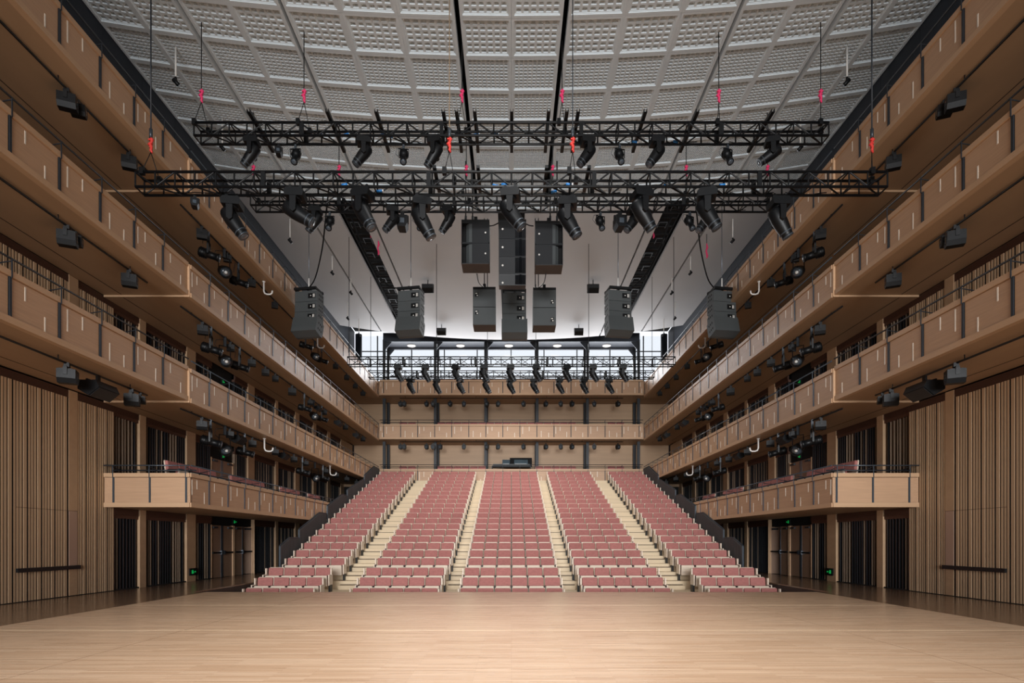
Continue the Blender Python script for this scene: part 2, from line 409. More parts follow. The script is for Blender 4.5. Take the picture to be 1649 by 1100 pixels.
for s in (-1, 1):
    for lv in (2, 3, 4, 5):
        zt, zb = LEV[lv]
        R = tag(empty('side_balcony', (s * XB, YS, zb)), 'pale wood panelled side balcony, %s of the tiers along the %s wall' % (NAMES[lv], SIDE[s]), 'balcony', 'side balconies')
        inv = Matrix.Translation((-s * XB, -YS, -zb))
        near, far = [16.83 - PITCH * k for k in range(14)], [17.93 + 1.194 * k for k in range(20)]
        yend = 32.7 if lv == 2 else YB - .15
        P1 = lambda a, d, z: (s * (XB - .05 - d), a, z)
        P0 = lambda a, d, z: (s * (XB - d), a, z)
        fascia(R, P1, 'y', YS - .02, yend, far, zt - (.05 if lv > 2 else 0), zb - (.05 if lv > 2 else 0), s)
        if lv > 2:
            fascia(R, P0, 'y', 2.0, YS - .07, near, zt, zb, s, slotw=.085, first=1, postm='dark_steel')
            slab('corner_cap', 'wood_trim', R, s * (XB - .06), s * (XB + .1), YS - .07, YS - .02, zb - .05, zt - .05)
            mb('wood_soffit').box(s * (XB + .03), s * XW, 2.0, YS + .1, zb + .01, zb + .17).build('soffit', R)
            mb('wood_soffit').box(s * (XB - .03), s * XW, YS - .05, YB + .2, zb - .045, zb + .15).build('soffit', R)
            slab('soffit_edge', 'wood_soffit', R, s * (XB - .03), s * (XB + 1.5), YS - .07, YS - .05, zb - .05, zb + .0)
            slab('soffit_joint', 'brown_gap', R, s * (XW - .55), s * (XW - .53), 2.0, YS - .1, zb + .004, zb + .02)
            slab('soffit_joint', 'brown_gap', R, s * (XW - .55), s * (XW - .53), YS, YB, zb - .051, zb - .03)
        else:
            P2 = lambda a, d, z: (s * (XB - .05 + a), YS - .02 - d, z)
            fascia(R, P2, 'x', 0, XW - XB + .05, [.11, 1.16, 2.21], zt, zb, s, ticks=False, slotw=.04)
            mb('wood_soffit').box(s * (XB - .02), s * XW, YS + .02, yend, zb + .005, zb + .15).build('soffit', R)
        for o in R.children: o.matrix_parent_inverse = inv
        if lv > 2:                                    # lighting bar under the balcony
            for (ya, yb_) in ((2.5, 15.8), (17.4, 39.6)):
                pipe = tag(mb('black_metal').tube([(s * 9.86, ya, zb - .1), (s * 9.86, yb_, zb - .1)], .025, 8).build('lighting_bar'),
                           'long black lighting pipe under the %s %s balcony, %s stage' % (NAMES[lv], SIDE[s], 'above the' if ya < 10 else 'beyond the'), 'pipe', 'lighting pipes under side balconies')
                yy = ya + .6
                m = mb('black_metal')
                while yy < yb_:
                    m.tube([(s * 9.86, yy, zb - .1), (s * 9.86, yy, zb + (.012 if ya < 10 else -.042))], .012, 6); yy += 2.4
                m.build('hanger', pipe)

# rear: terrace front behind the seats, two balconies, columns, wood wall, window band
slotsX = [-8.95 + 1.193 * k for k in range(16)]
for lv in (3, 4, 5):
    zt, zb = {3: (6.53, 5.47), 4: (9.67, 8.63), 5: (12.78, 11.72)}[lv]
    nm = {3: 'lowest rear balcony front behind the top seat row', 4: 'middle rear balcony', 5: 'top rear balcony below the windows'}[lv]
    R = tag(empty('rear_balcony', (0, YB, zb)), 'pale wood %s' % nm, 'balcony', 'rear balconies')
    P = lambda a, d, z: (a, YB - d, z)
    fascia(R, P, 'x', -9.22, 9.22, slotsX, zt, zb, 1, zlow=(5.3 if lv == 3 else None), slotw=.03, first=1, rail=(lv < 5), railz=.3, postm='dark_steel')
    if lv > 3: mb('wood_soffit').box(-XW, XW, YB + .06, 44.2, zb + .01, zb + .2).build('soffit', R)
    else: mb('wood_soffit').box(-XW, XW, YB + .06, 44.2, 5.3, 5.66).build('terrace_floor', R)
    for q in (-1, 1):
        if lv > 3: slab('corner_return', 'wood_panel', R, q * 9.22, q * 9.5, YB + .1, YB + .14, zb, zt - .06)
    mb('wood_soffit').box(-9.3, 9.3, YB + .45, 41.85, {3: 5.66, 4: zb + .2, 5: zb + .2}[lv], {3: 5.97, 4: 9.12, 5: 12.2}[lv]).build('seat_riser', R)
    for o in R.children: o.matrix_parent_inverse = Matrix.Translation((0, -YB, -zb))
    if lv > 3:
        pipe = tag(mb('black_metal').tube([(-7.9, 41.3, zb - .12), (7.9, 41.3, zb - .12)], .025, 8).build('lighting_bar'), 'black lighting pipe across under the %s rear balcony' % ('middle' if lv == 4 else 'top'), 'pipe', 'lighting pipes under rear balconies')
        m = mb('black_metal')
        for q in range(7): m.tube([(-7.5 + 2.5 * q, 41.3, zb - .12), (-7.5 + 2.5 * q, 41.3, zb + .015)], .012, 6)
        m.build('hanger', pipe)
WB = struct(mb('brown_gap').box(-12.35, 12.35, YR + .06, YR + .3, -1.2, 11.72).build('wall_back'))
mb('black_gap').box(-XW, XW, YB + .2, YB + .5, -1.2, 5.3).build('lower_wall', WB)
cx = [-9.14, -5.47, -1.85, 1.85, 5.47, 9.14]
ed = [-XW] + cx + [XW]
for z0, z1 in ((5.6, 8.64), (8.75, 11.72)):
    for i in range(7): slab('wall_panel', 'wood_wall', WB, ed[i] + .03, ed[i + 1] - .03, YR, YR + .06, z0, z1)
for i, x in enumerate(cx):
    for j, (yy, dx) in enumerate(((42.0, 0), (43.3, .02))):
        c = empty('steel_column', (x + (dx if x < 0 else -dx), yy, 5.66))
        m = mb('dark_steel').box(-.1, .1, -.09, -.075, 0, 10.3).box(-.1, .1, .075, .09, 0, 10.3).box(-.012, .012, -.075, .075, 0, 10.3).box(-.1, -.085, -.075, .075, 0, 10.3).box(.085, .1, -.075, .075, 0, 10.3)
        m.build('shaft', c)
        if i in (0, 5) or j == 0:
            mb('frame_steel').prism([(0, 0), (0, -.55), (.45, 0)], -.05, .05, 'y').build('knee_bracket', c, (.1 if x < 0 else -.1, 0, 10.15), (0, 0, 0 if x < 0 else math.pi))
        tag(c, 'dark steel column, %s from the left in the %s rear row' % (ORD[i], 'front' if j == 0 else 'back'), 'column', 'rear steel columns')
# steel portal over the rear windows and the dark flat soffit with five downlights behind it
bmx = tag(mb('frame_steel').box(-9.2, 9.2, 41.85, 42.15, 15.79, 16.42).build('steel_beam'), 'dark steel portal beam spanning the rear windows', 'beam')
mb('steel_rail').box(-8.95, 8.95, 41.84, 41.86, 15.79, 15.83).build('flange_edge', bmx)
cs = struct(mb('frame_steel').box(-9.2, 9.2, 42.15, 43.75, 15.83, 16.0).box(-9.2, 9.2, 43.2, 43.4, 15.7, 15.83).build('ceiling_rear'))
for i, u in enumerate((663.5, 742, 819.5, 897, 976)):
    d = tag(mb('white_paint').tube([(0, 0, 0), (0, 0, -.05)], .3, 20).build('downlight', None, (PX(u, 43.0), 42.75, 15.83)), 'round flush downlight over the rear windows, %s from the left' % ORD[i], 'ceiling light', 'rear downlights')
    mb('downlight').tube([(0, 0, -.05), (0, 0, -.055)], .25, 20).build('diffuser', d)
# window band
zf = LEV[5][1] + .1
for n, (xa, xb, zz) in enumerate(((-11.6, -9.2, 16.9), (-9.2, 9.2, 15.85), (9.2, 11.6, 16.9))):
    wn = struct(empty('window_%d' % (n + 1), ((xa + xb) / 2, YG, zf)))
    inv = Matrix.Translation((-(xa + xb) / 2, -YG, -zf))
    ms = [PX(u, YG) for u in (663, 715.7, 768.5, 823, 876, 929, 982)] if n == 1 else ([PX(608, YG)] if n == 0 else [PX(1036, YG)])
    parts = [slab('mullion', 'frame_steel', wn, x - .035, x + .035, YG - .08, YG + .06, zf, zz) for x in [xa] + ms + [xb]]
    for z in ((zf, zf + 1.25, 13.9) if n == 1 else (zf, zf + 1.25, 15.75)):
        parts.append(slab('transom', 'frame_steel', wn, xa, xb, YG - .05, YG + .05, z - .03, z + .03))
    for p in parts: p.matrix_parent_inverse = inv
# outside: pale terrace parapet and low far ridge seen through the glass
struct(mb('white_paint').box(-40, 40, 56, 56.4, 8, 12.1).build('terrace_parapet'))
struct(mb('white_paint').box(-40, 40, 44.3, 56, 11.0, 11.2).build('terrace_ground'))
for s in (-1, 1):
    tag(mb('dark_steel').tube([(s * 11.25, 43.0, 11.75), (s * 11.25, 43.0, 16.7)], .24, 20).use('grey_metal').tube([(s * 11.25, 43.0, 11.75), (s * 11.25, 43.0, 11.85)], .3, 20).build('round_column'), 'thick round dark column beside the %s end of the rear windows' % SIDE[s], 'column')
def glass_material():
    m = bpy.data.materials.new('window_glass'); m.use_nodes = True; nt = m.node_tree
    for n in list(nt.nodes):
        if n.type != 'OUTPUT_MATERIAL': nt.nodes.remove(n)
    t = nt.nodes.new('ShaderNodeBsdfTransparent'); t.inputs[0].default_value = (.96, .975, .98, 1)
    gl = nt.nodes.new('ShaderNodeBsdfGlossy'); gl.inputs['Roughness'].default_value = .02
    mx = nt.nodes.new('ShaderNodeMixShader'); mx.inputs[0].default_value = .05
    nt.links.new(t.outputs[0], mx.inputs[1]); nt.links.new(gl.outputs[0], mx.inputs[2])
    nt.links.new(mx.outputs[0], nt.nodes['Material Output'].inputs[0]); MATS['window_glass'] = m
glass_material()
for n, (xs_, zz) in enumerate((([-11.6, PX(608, YG), -9.2], 16.9), ([-9.2] + [PX(u, YG) for u in (663, 715.7, 768.5, 823, 876, 929, 982)] + [9.2], 15.85), ([9.2, PX(1036, YG), 11.6], 16.9))):
    wn = bpy.data.objects['window_%d' % (n + 1)]
    for a, b in zip(xs_[:-1], xs_[1:]):
        p = slab('pane', 'window_glass', wn, a + .03, b - .03, YG - .006, YG + .006, zf + .03, zz)
        p.matrix_parent_inverse = Matrix.Translation(-wn.location)

# ------------------------------------------------------------------ ceiling
CE = struct(mb('void').box(-XW, XW, -26, 44, 17.3, 17.6).box(-XW, XW, 40.6, 41.2, 16.9, 17.3).build('ceiling'))
def coffer_mesh(nx, ny, steps, depth, name):
    """a 1.40 x 1.27 m panel seen from below: flat rim, moulded step, grid of stepped square recesses"""
    m = mb('ceiling_white'); wx, wy = 1.40, 1.27
    def ring(x0, x1, y0, y1, z, ins, dz):
        # flat ledge of width ins at z, then an upright of height dz
        a = [(x0, y0, z), (x1, y0, z), (x1, y1, z), (x0, y1, z)]
        b = [(x0 + ins, y0 + ins, z), (x1 - ins, y0 + ins, z), (x1 - ins, y1 - ins, z), (x0 + ins, y1 - ins, z)]
        c = [(p[0], p[1], z + dz) for p in b]
        fs = []
        for i in range(4):
            j = (i + 1) % 4
            if ins > 0: fs.append((i, 4 + i, 4 + j, j))
            fs.append((4 + i, 8 + i, 8 + j, 4 + j))
        m.add(a + b + c, fs)
        return x0 + ins, x1 - ins, y0 + ins, y1 - ins, z + dz
    r = ring(-wx / 2, wx / 2, -wy / 2, wy / 2, 0, .075, .02)
    r = ring(*r, .022, .014)
    x0, x1, y0, y1, z = r
    cw, ch = (x1 - x0) / nx, (y1 - y0) / ny
    for i in range(nx):
        for j in range(ny):
            q = (x0 + i * cw, x0 + (i + 1) * cw, y0 + j * ch, y0 + (j + 1) * ch, z)
            ins = .17 * min(cw, ch)
            for k in range(steps): q = ring(*q, ins if k == 0 else .10 * min(cw, ch), depth / steps)
            m.add([(q[0], q[2], q[4]), (q[1], q[2], q[4]), (q[1], q[3], q[4]), (q[0], q[3], q[4])], [(3, 2, 1, 0)])
    for sx in (-1, 1):                                   # panel edges
        m.box(sx * wx / 2, sx * (wx / 2 - .004), -wy / 2, wy / 2, 0, .16)
        m.box(-wx / 2, wx / 2, sx * wy / 2, sx * (wy / 2 - .004), 0, .16)
    return m.mesh(name)
COF = [coffer_mesh(6, 6, 3, .085, 'coffer_coarse'), coffer_mesh(9, 9, 2, .06, 'coffer_medium'), coffer_mesh(16, 13, 1, .04, 'coffer_fine')]
BAYX = []
for a, b, n in ((-11.75, -8.98, 2), (-8.87, -6.09, 2), (-6.0, -1.49, 3), (-1.36, 1.36, 2), (1.49, 6.0, 3), (6.09, 8.87, 2), (8.98, 11.75, 2)):
    for i in range(n): BAYX.append((a + (b - a) * i / n, a + (b - a) * (i + 1) / n))
for k in range(-3, 8):
    y0 = 14.15 + 1.27 * k; t = 0 if y0 < 16 else (1 if y0 < 20 else 2)
    for a, b in BAYX:
        za, zb_ = zc(a), zc(b); L = math.hypot(b - a, zb_ - za)
        inst(COF[t], 'coffered_panel', CE, ((a + b) / 2, y0 + .635, (za + zb_) / 2), (0, -math.atan2(zb_ - za, b - a), 0), (L / 1.40, 1, 1))
def curved_strip(name, a, b, y0, y1, m='ceiling_smooth', n=8, th=.14):
    xs_ = [a + (b - a) * i / n for i in range(n + 1)]
    vs = []
    for y in (y0, y1):
        for dz in (0, th): vs += [(x, y, zc(x) + dz) for x in xs_]
    k = n + 1; fs = []
    for i in range(n):
        fs.append((i, 2 * k + i, 2 * k + i + 1, i + 1)); fs.append((k + i, k + i + 1, 3 * k + i + 1, 3 * k + i))
        fs.append((i, i + 1, k + i + 1, k + i)); fs.append((2 * k + i, 3 * k + i, 3 * k + i + 1, 2 * k + i + 1))
    fs += [(0, k, 3 * k, 2 * k), (n, 2 * k + n, 3 * k + n, k + n)]
    return mb(m).add(vs, fs).build(name, CE)
curved_strip('plain_panel', -11.75, 11.75, -26, 10.33, 'bounce_cut_dark', 20)  # unseen stage ceiling, darkened so it returns less bounce light
Yc0, Yc1 = 24.36, 40.0
for s in (-1, 1):
    e = lambda a, b, *r: curved_strip('smooth_panel', min(s * a, s * b), max(s * a, s * b), *r)
    e(.57, 6.0, Yc0, Yc1); e(6.09, 6.5, Yc0, Yc1); e(7.5, 8.87, Yc0, Yc1); e(8.98, 11.75, Yc0, Yc1)
    # catwalk in the open slot between the smooth panels
    c = tag(empty('catwalk', (s * 7, 24.4, zc(7) + .3)), 'black steel catwalk inside the %s open ceiling slot' % SIDE[s], 'catwalk', 'ceiling catwalks')
    for q in (-1, 1):
        mb('void').box(-.03 + q * .42, .03 + q * .42, 0, 15.6, 0, .08).build('side_rail', c)
        mb('black_metal').box(-.03 + q * .42, .03 + q * .42, 0, 15.6, .55, .6).build('side_rail', c)
    rung = mb('void').box(-.42, .42, -.04, .04, 0, .06).mesh('rung'); brk = mb('dark_steel').box(-.2, .2, -.02, .02, 0, .03).box(-.2, -.17, -.02, .5, 0, .03).box(.17, .2, -.02, .5, 0, .03).mesh('bracket')
    for k in range(22): inst(rung, 'rung', c, (0, .35 + .7 * k, 0))
    for k in range(11): inst(brk, 'bracket', c, (.12 * (-1) ** k, .6 + 1.4 * k, -.05))
    inst(mb('void').box(-.5, .5, 0, 15.6, 0.12, .16).mesh('deck'), 'deck', c)
# deep ends of the ceiling beside the slots and along the walls
tag(mb('void').box(-.56, .56, 24.4, 40.0, 15.62, 15.9).build('service_trough'), 'black service trough in the slot along the ceiling centre', 'trough')

# ------------------------------------------------------------------ seating tiers and aisle steps
NROW = 22
def row_y(i): return 19.68 + .933 * i if i < 3 else 23.38 + .933 * (i - 3)
def row_z(i): return -1.0 + .305 * i
T = struct(mb('brown_gap').box(-9.2, 9.2, YS, YB, -1.35, -1.25).build('floor_seating'))
edge = [YS] + [row_y(i) - .62 for i in range(1, NROW)] + [YB]
for i in range(NROW):
    slab('tier', 'wood_step', T, -9.2, 9.2, edge[i], edge[i + 1], -1.25, row_z(i))
    for s in (-1, 1):
        for xa, xb in ((1.77, 2.47), (5.43, 6.68)):
            ya = edge[i + 1]
            slab('step', 'wood_step', T, s * xa, s * xb, ya - .33 if i < NROW - 1 else ya - .45, ya, row_z(i), row_z(i) + (.1525 if i < NROW - 1 else .28))
            slab('step_nosing', 'brown_gap', T, s * xa, s * xb, ya - .004, ya + .001, row_z(i) + .1525, row_z(i) + .18)
# ------------------------------------------------------------------ theatre seats
def seat_parts():
    tl = Matrix.Rotation(math.radians(-7), 4, 'X'); tl.translation = Vector((0, .02, 0))
    shell = mb('wood_seat').rbox(-.279, .279, .055, .085, .40, .908, .05, 4, tl).mesh('seat_shell')
    cush = mb('seat_red').rbox(-.266, .266, -.025, .055, .58, .884, .035, 4, tl).mesh('back_cushion')
    pan = mb('wood_seat').rbox(-.255, .255, -.20, -.145, .22, .625, .04, 3, Matrix.Rotation(math.radians(6), 4, 'X')).use('seat_red').rbox(-.25, .25, -.145, -.075, .24, .61, .04, 2, Matrix.Rotation(math.radians(6), 4, 'X')).mesh('seat_pan')
    arm = mb('black_plastic').box(-.022, .022, -.26, .08, .565, .605).mesh('armrest')
    leg = mb('black_metal').box(-.018, .018, -.14, .02, 0, .565).box(-.03, .03, -.2, .08, 0, .015).mesh('pedestal')
    end = mb('wood_seat').rbox(-.022, .022, -.27, .14, .24, .64, .02, 2).box(-.022, .022, 0, .11, .6, .86).mesh('end_panel')
    ft = mb('black_metal').box(-.03, .03, -.2, .08, 0, .26).mesh('end_foot')
    return shell, cush, pan, arm, leg, end, ft
SH, CU_, PAN, ARM, LEG, END, FT = seat_parts()
def seat(loc, rz, label, group, ends=(False, False)):
    o = inst(SH, 'theatre_seat', None, loc, (0, 0, rz)); tag(o, label, 'seat', group)
    inst(CU_, 'back_cushion', o); inst(PAN, 'seat_pan', o); inst(ARM, 'armrest', o, (-.29, 0, 0)); inst(LEG, 'pedestal', o, (-.29, 0, 0))
    if ends[1]: inst(ARM, 'armrest', o, (.29, 0, 0))
    for q, e in zip((-1, 1), ends):
        if e: inst(END, 'end_panel', o, (q * .325, 0, 0)); inst(FT, 'end_foot', o, (q * .325, 0, 0))
    return o
BLK = [('far left block', -9.03, 4), ('left centre block', -5.405, 5), ('centre block', -1.752, 6), ('right centre block', 2.49, 5), ('far right block', 6.70, 4)]
far_seats = []
PIT = .584
for i in range(NROW):
    for bn, x0, n in BLK:
        for k in range(n):
            loc = (x0 + PIT * (k + .5), row_y(i), row_z(i))
            ends = (k == 0, k == n - 1)
            if i < 11:
                seat(loc, 0, 'red seat in the %s, %s row from the stage, %s from the left' % (bn, ORD[i], ORD[k]), 'red seats of the main tiers', ends)
            else: far_seats.append((loc, 0, ends))
# rows on the rear balconies
for z in (5.97, 9.12, 12.2):
    xs_ = [PX(u, 41.9) for u in (650, 664)] + [PX(711, 41.9) + .584 * k for k in range(17)] + [PX(984, 41.9), PX(998, 41.9)]
    if z < 7: xs_ = [x for x in xs_ if abs(x) > 1.9]
    for x in xs_: far_seats.append(((x, 41.6, z), 0, (False, False)))
FM = MB()
proto = [(SH, None), (CU_, None), (PAN, None), (ARM, (-.29, 0, 0)), (LEG, (-.29, 0, 0))]
def join_mesh(acc, me, M):
    vs = [M @ v.co for v in me.vertices]; base = len(acc.v); acc.v += [tuple(v) for v in vs]
    ids = []
    for mm in me.materials:
        acc.use(mm.name); ids.append(acc.cur)
    for p in me.polygons:
        acc.f.append(tuple(base + q for q in p.vertices)); acc.m.append(ids[p.material_index]); acc.sm.append(False)
for loc, rz, ends in far_seats:
    B0 = Matrix.Translation(loc) @ Matrix.Rotation(rz, 4, 'Z')
    for me, off in proto: join_mesh(FM, me, B0 @ Matrix.Translation(off or (0, 0, 0)))
    for q, e in zip((-1, 1), ends):
        if e:
            join_mesh(FM, END, B0 @ Matrix.Translation((q * .325, 0, 0))); join_mesh(FM, FT, B0 @ Matrix.Translation((q * .325, 0, 0)))
o = FM.build('theatre_seats'); tag(o, 'mass of small red seats in the distant upper rows and rear balconies', 'seats'); o['kind'] = 'stuff'
# seats on the lowest side balconies, turned towards the hall
for s in (-1, 1):
    n = 0
    slab_o = struct(mb('wood_soffit').box(s * (XB + .12), s * XW, YS + .15, 32.6, 2.605, 3.02).build('floor_gallery_' + SIDE[s]))
    for y0, k in ((17.75, 5), (21.75, 5), (26.4, 4), (30.0, 3)):
        for q in range(k):
            seat((s * 10.2, y0 + .584 * q, 3.02), math.pi / 2 if s < 0 else -math.pi / 2, 'red seat on the lowest %s balcony, %s one from the stage' % (SIDE[s], ORD[n]), 'red seats on the lowest side balconies')
            n += 1

# ------------------------------------------------------------------ dark slatted guards beside the tiers
GU = [(23.3, 24.26, 25.35, 1.28, 1.6), (25.4, 28.1, 29.1, 1.98, 2.84), (29.3, 31.85, 32.75, 3.25, 4.02), (32.85, 36.2, 36.55, 4.36, 5.3), (36.65, 39.2, 40.8, 5.6, 6.5)]
for s in (-1, 1):
    for i, (a, b, c, z0, z1) in enumerate(GU):
        base = -1.2 + max(0, (a - 23) * .3)
        gd = tag(mb('guard_dark').prism([(a, base), (c, base), (c, z1), (b, z1), (a, z0)], s * 9.22, s * 9.26, 'x').build('stair_guard'), 'dark slatted stair guard beside the %s seats, %s panel from the stage' % (SIDE[s], ORD[i]), 'guard', 'stair guards')
        m = mb('guard_dark'); y = a + .02
        while y < c - .05:
            zt = z0 + (z1 - z0) * min(1, (y + .025 - a) / (b - a)); m.box(s * 9.195, s * 9.22, y, y + .05, base, zt - .02); y += .085
        o = m.build('slats', gd); o['kind'] = 'stuff'
        mb('dark_steel').tube([(s * 9.24, a, z0 + .02), (s * 9.24, b, z1 + .02), (s * 9.24, c, z1 + .02)], .03, 6).build('top_rail', gd)
        mb('grey_metal').box(s * 9.2, s * 9.27, a - .03, a, base, z0).build('end_post', gd)

# ------------------------------------------------------------------ trusses
def truss(label, Y, zt, half, h=.357, d=.36, bay=.478, rc=.026, rb=.014):
    t = tag(empty('lighting_truss', (0, Y, zt)), label, 'truss', 'black box trusses')
    n = int(round(2 * half / bay)); bay = 2 * half / n
    ch = mb('black_metal').tube([(-half, 0, 0), (half, 0, 0)], rc, 8).mesh('chord')
    for y in (0, d):
        for z in (0, -h): inst(ch, 'chord', t, (0, y, z))
    up = mb('black_metal').tube([(0, 0, 0), (0, 0, -h)], rb * 1.15, 6, False).mesh('upright')
    d1 = mb('black_metal').tube([(0, 0, 0), (bay, 0, -h)], rb, 6, False).mesh('brace')
    d2 = mb('black_metal').tube([(0, 0, -h), (bay, 0, 0)], rb, 6, False).mesh('brace')
    cr = mb('black_metal').tube([(0, 0, 0), (0, d, 0)], rb, 6, False).mesh('cross_bar')
    dc = mb('black_metal').tube([(0, 0, 0), (bay, d, 0)], rb, 6, False).mesh('cross_brace')
    for k in range(n + 1):
        x = -half + k * bay
        if k % 4 == 0 and 0 < k < n: x += .03
        for y in (0, d): inst(up, 'upright', t, (x, y, 0))
        if k % 2 == 0:
            for z in (0, -h): inst(cr, 'cross_bar', t, (x, 0, z))
        if k < n:
            for y in (0, d): inst(d1 if (k % 2 == 0) == (y == 0) else d2, 'brace', t, (x, y, 0))
            if k % 2 == 1: inst(dc, 'cross_brace', t, (x, 0, -h))
    # bolted gates where truss lengths join
    gt = mb('black_metal').box(-.05, .05, -.03, .03, -h, 0).mesh('joint_plate')
    for q in (-.66, -.22, .22, .66):
        for y in (0, d): inst(gt, 'joint_plate', t, (q * half, y, 0))
    # power cables lying along the lower rear chord
    m = mb('black_plastic'); rnd = random.Random(int(Y * 10)); x = -half + .8
    while x < half - 1.6:
        ln = rnd.uniform(.7, 1.5); sag = rnd.uniform(.0, .07); y0 = rnd.choice((.03, d - .03))
        m.tube([(x + ln * i / 6, y0 + .02 * math.sin(i * 2.1), -h + .05 - sag * math.sin(math.pi * i / 6)) for i in range(7)], .012, 5); x += ln * rnd.uniform(.8, 1.3)
    m.build('power_cable', t)
    return t
TA = truss('upper box truss nearest the coffered ceiling, hung on pink hooks', 16.0, 12.95, 8.70, rc=.035, rb=.02)
TB = truss('widest box truss, in front, hung at both ends on long steel ropes', 14.0, 10.33, 9.02, d=.35, rc=.033, rb=.019)
TC = truss('box truss directly behind the widest one, below the smooth ceiling', 19.4, 13.0, 8.67, d=.41, rc=.035, rb=.02)
TD = truss('upper of the two far box trusses across the rear windows', 27.3, 10.1, 7.67)
TE = truss('lower far box truss in front of the rear windows', 31.4, 10.65, 7.70)

# short slotted arms lying across the top of the upper truss
arm = mb('black_metal').box(-.045, -.03, -.35, 1.3, .03, .12).box(.03, .045, -.35, 1.3, .03, .12).box(-.03, .03, -.35, 1.3, .03, .045).mesh('outrigger_arm')
for u in (405, 530, 608, 715, 736, 765, 824, 883, 912, 930, 1037, 1120, 1240): inst(arm, 'outrigger_arm', TA, (PX(u, 15.85), 0, 0))
arm2 = mb('black_metal').box(-.04, .04, -.1, .9, .03, .1).mesh('outrigger_arm')
for u in (700, 770, 880, 948): inst(arm2, 'outrigger_arm', TB, (PX(u, 14.0), 0, 0))

# ------------------------------------------------------------------ lights
def lathe(m, prof, axis, origin, n=16):
    axis = Vector(axis).normalized(); o = Vector(origin)
    m.tube([o + axis * t for t, r in prof], [r for t, r in prof], n); return m
def moving_head_proto(a, name='moving_head_light'):
    r = empty(name); d = Vector((math.sin(a), 0, -math.cos(a))); piv = Vector((0, 0, -.50))
    for q in (-.11, .11): mb('black_metal').box(q - .03, q + .03, -.03, .03, -.07, .02).tube([(q, -.04, .03), (q, .04, .03)], .035, 8).build('clamp', r)
    m = mb('black_plastic').prism([(-.21, -.12), (-.15, -.06), (.15, -.06), (.21, -.12), (.19, -.23), (-.19, -.23)], -.17, .17, 'y'); m.build('base', r)
    y = empty('yoke'); y.parent = r
    m = mb('black_plastic').tube([(0, 0, -.22), (0, 0, -.27)], .13, 14).box(-.07, .07, -.21, .21, -.30, -.26)
    for q in (-1, 1): m.prism([(-.065, -.27), (.065, -.27), (.06, -.55), (0, -.60), (-.06, -.55)], q * .165, q * .215, 'y')
    m.build('yoke_arms', y)
    m = mb('black_plastic'); lathe(m, [(-.27, .05), (-.25, .12), (-.2, .15), (0, .162), (.15, .15), (.38, .12), (.42, .115)], d, piv)
    hd = m.build('head', r)
    m = mb('grey_metal'); lathe(m, [(.30, .140), (.33, .139)], d, piv); lathe(m, [(.395, .124), (.43, .122)], d, piv); m.build('head_ring', hd)
    m = mb('lens'); lathe(m, [(.421, .105), (.436, .07), (.44, .01)], d, piv); m.build('lens', hd)
    # pivoting yoke has one mesh: fold the empty away
    ya = y.children[0]; ya.parent = r; ya.name = 'yoke'; bpy.data.objects.remove(y)
    return remember(tag(r, 'x', 'stage light'))
MH = {k: moving_head_proto(a) for k, a in (('l', math.radians(-36)), ('r', math.radians(35)), ('rr', math.radians(58)), ('s', math.radians(30)))}
def spot_proto(t, kind='leko', drop=0.0):
    r = empty('profile_spotlight' if kind == 'leko' else 'flood_light')
    d = Vector((0, -math.cos(t), -math.sin(t))); piv = Vector((0, 0, -.32 - drop))
    mb('grey_metal').box(-.03, .03, -.03, .03, -.09 - drop * .45, .02).tube([(-.035, 0, .025), (.035, 0, .025)], .035, 8).build('clamp', r)
    m = mb('black_metal').box(-.15, .15, -.02, .02, -.10 - drop * .45, -.085 - drop * .45)
    for q in (-1, 1): m.box(q * .15, q * .138, -.02, .02, -.34 - drop, -.085 - drop * .45)
    m.build('yoke', r)
    m = mb('black_plastic')
    if kind == 'leko':
        lathe(m, [(-.24, .05), (-.23, .105), (-.19, .118), (-.03, .122), (-.02, .09), (.2, .088), (.21, .1), (.27, .1)], d, piv, 14); b = m.build('body', r)
        m = mb('black_metal')
        for k in range(4): lathe(m, [(-.2 + .045 * k, .134), (-.19 + .045 * k, .134)], d, piv, 14)
        m.build('cooling_fin', b)
        m = mb('lens'); lathe(m, [(.271, .085), (.285, .05), (.288, .01)], d, piv, 14); m.build('lens', b)
    else:
        lathe(m, [(-.16, .06), (-.14, .13), (.06, .155), (.14, .165), (.15, .165)], d, piv, 14); b = m.build('body', r)
        m = mb('lens'); lathe(m, [(.151, .14), (.16, .06), (.162, .01)], d, piv, 14); m.build('lens', b)
        m = mb('bulb'); lathe(m, [(.16, .05), (.175, .02)], d, piv, 10); m.build('lamp', b)
    mb('grey_metal').tube([(-.03, .02, -.03), (-.2, .06, -.06), (-.24, .08, -.2), (-.1, .12, -.3)], .008, 5).build('cable', r)
    return remember(tag(r, 'x', 'stage light'))
LK = {'down': spot_proto(math.radians(62)), 'side': spot_proto(math.radians(14), 'leko', .2), 'flood': spot_proto(math.radians(28), 'flood', .26)}
def boxlight_proto():
    r = empty('projector_light')
    mb('black_metal').box(-.04, .04, -.04, .04, -.05, .03).box(-.13, .13, -.02, .02, -.07, -.045).box(-.13, -.115, -.03, .03, -.2, -.06).box(.115, .13, -.03, .03, -.2, -.06).build('bracket', r)
    b = mb('black_plastic').prism([(-.115, -.10), (.115, -.10), (.115, -.26), (.07, -.34), (-.07, -.34), (-.115, -.26)], -.15, .13, 'y').build('housing', r)
    mb('lens').box(-.05, .05, -.157, -.15, -.27, -.17).build('lens', b)
    mb('black_metal').box(-.09, .09, -.1, .1, -.1, -.085).build('top_plate', b)
    return remember(tag(r, 'x', 'stage light'))
BX = boxlight_proto()
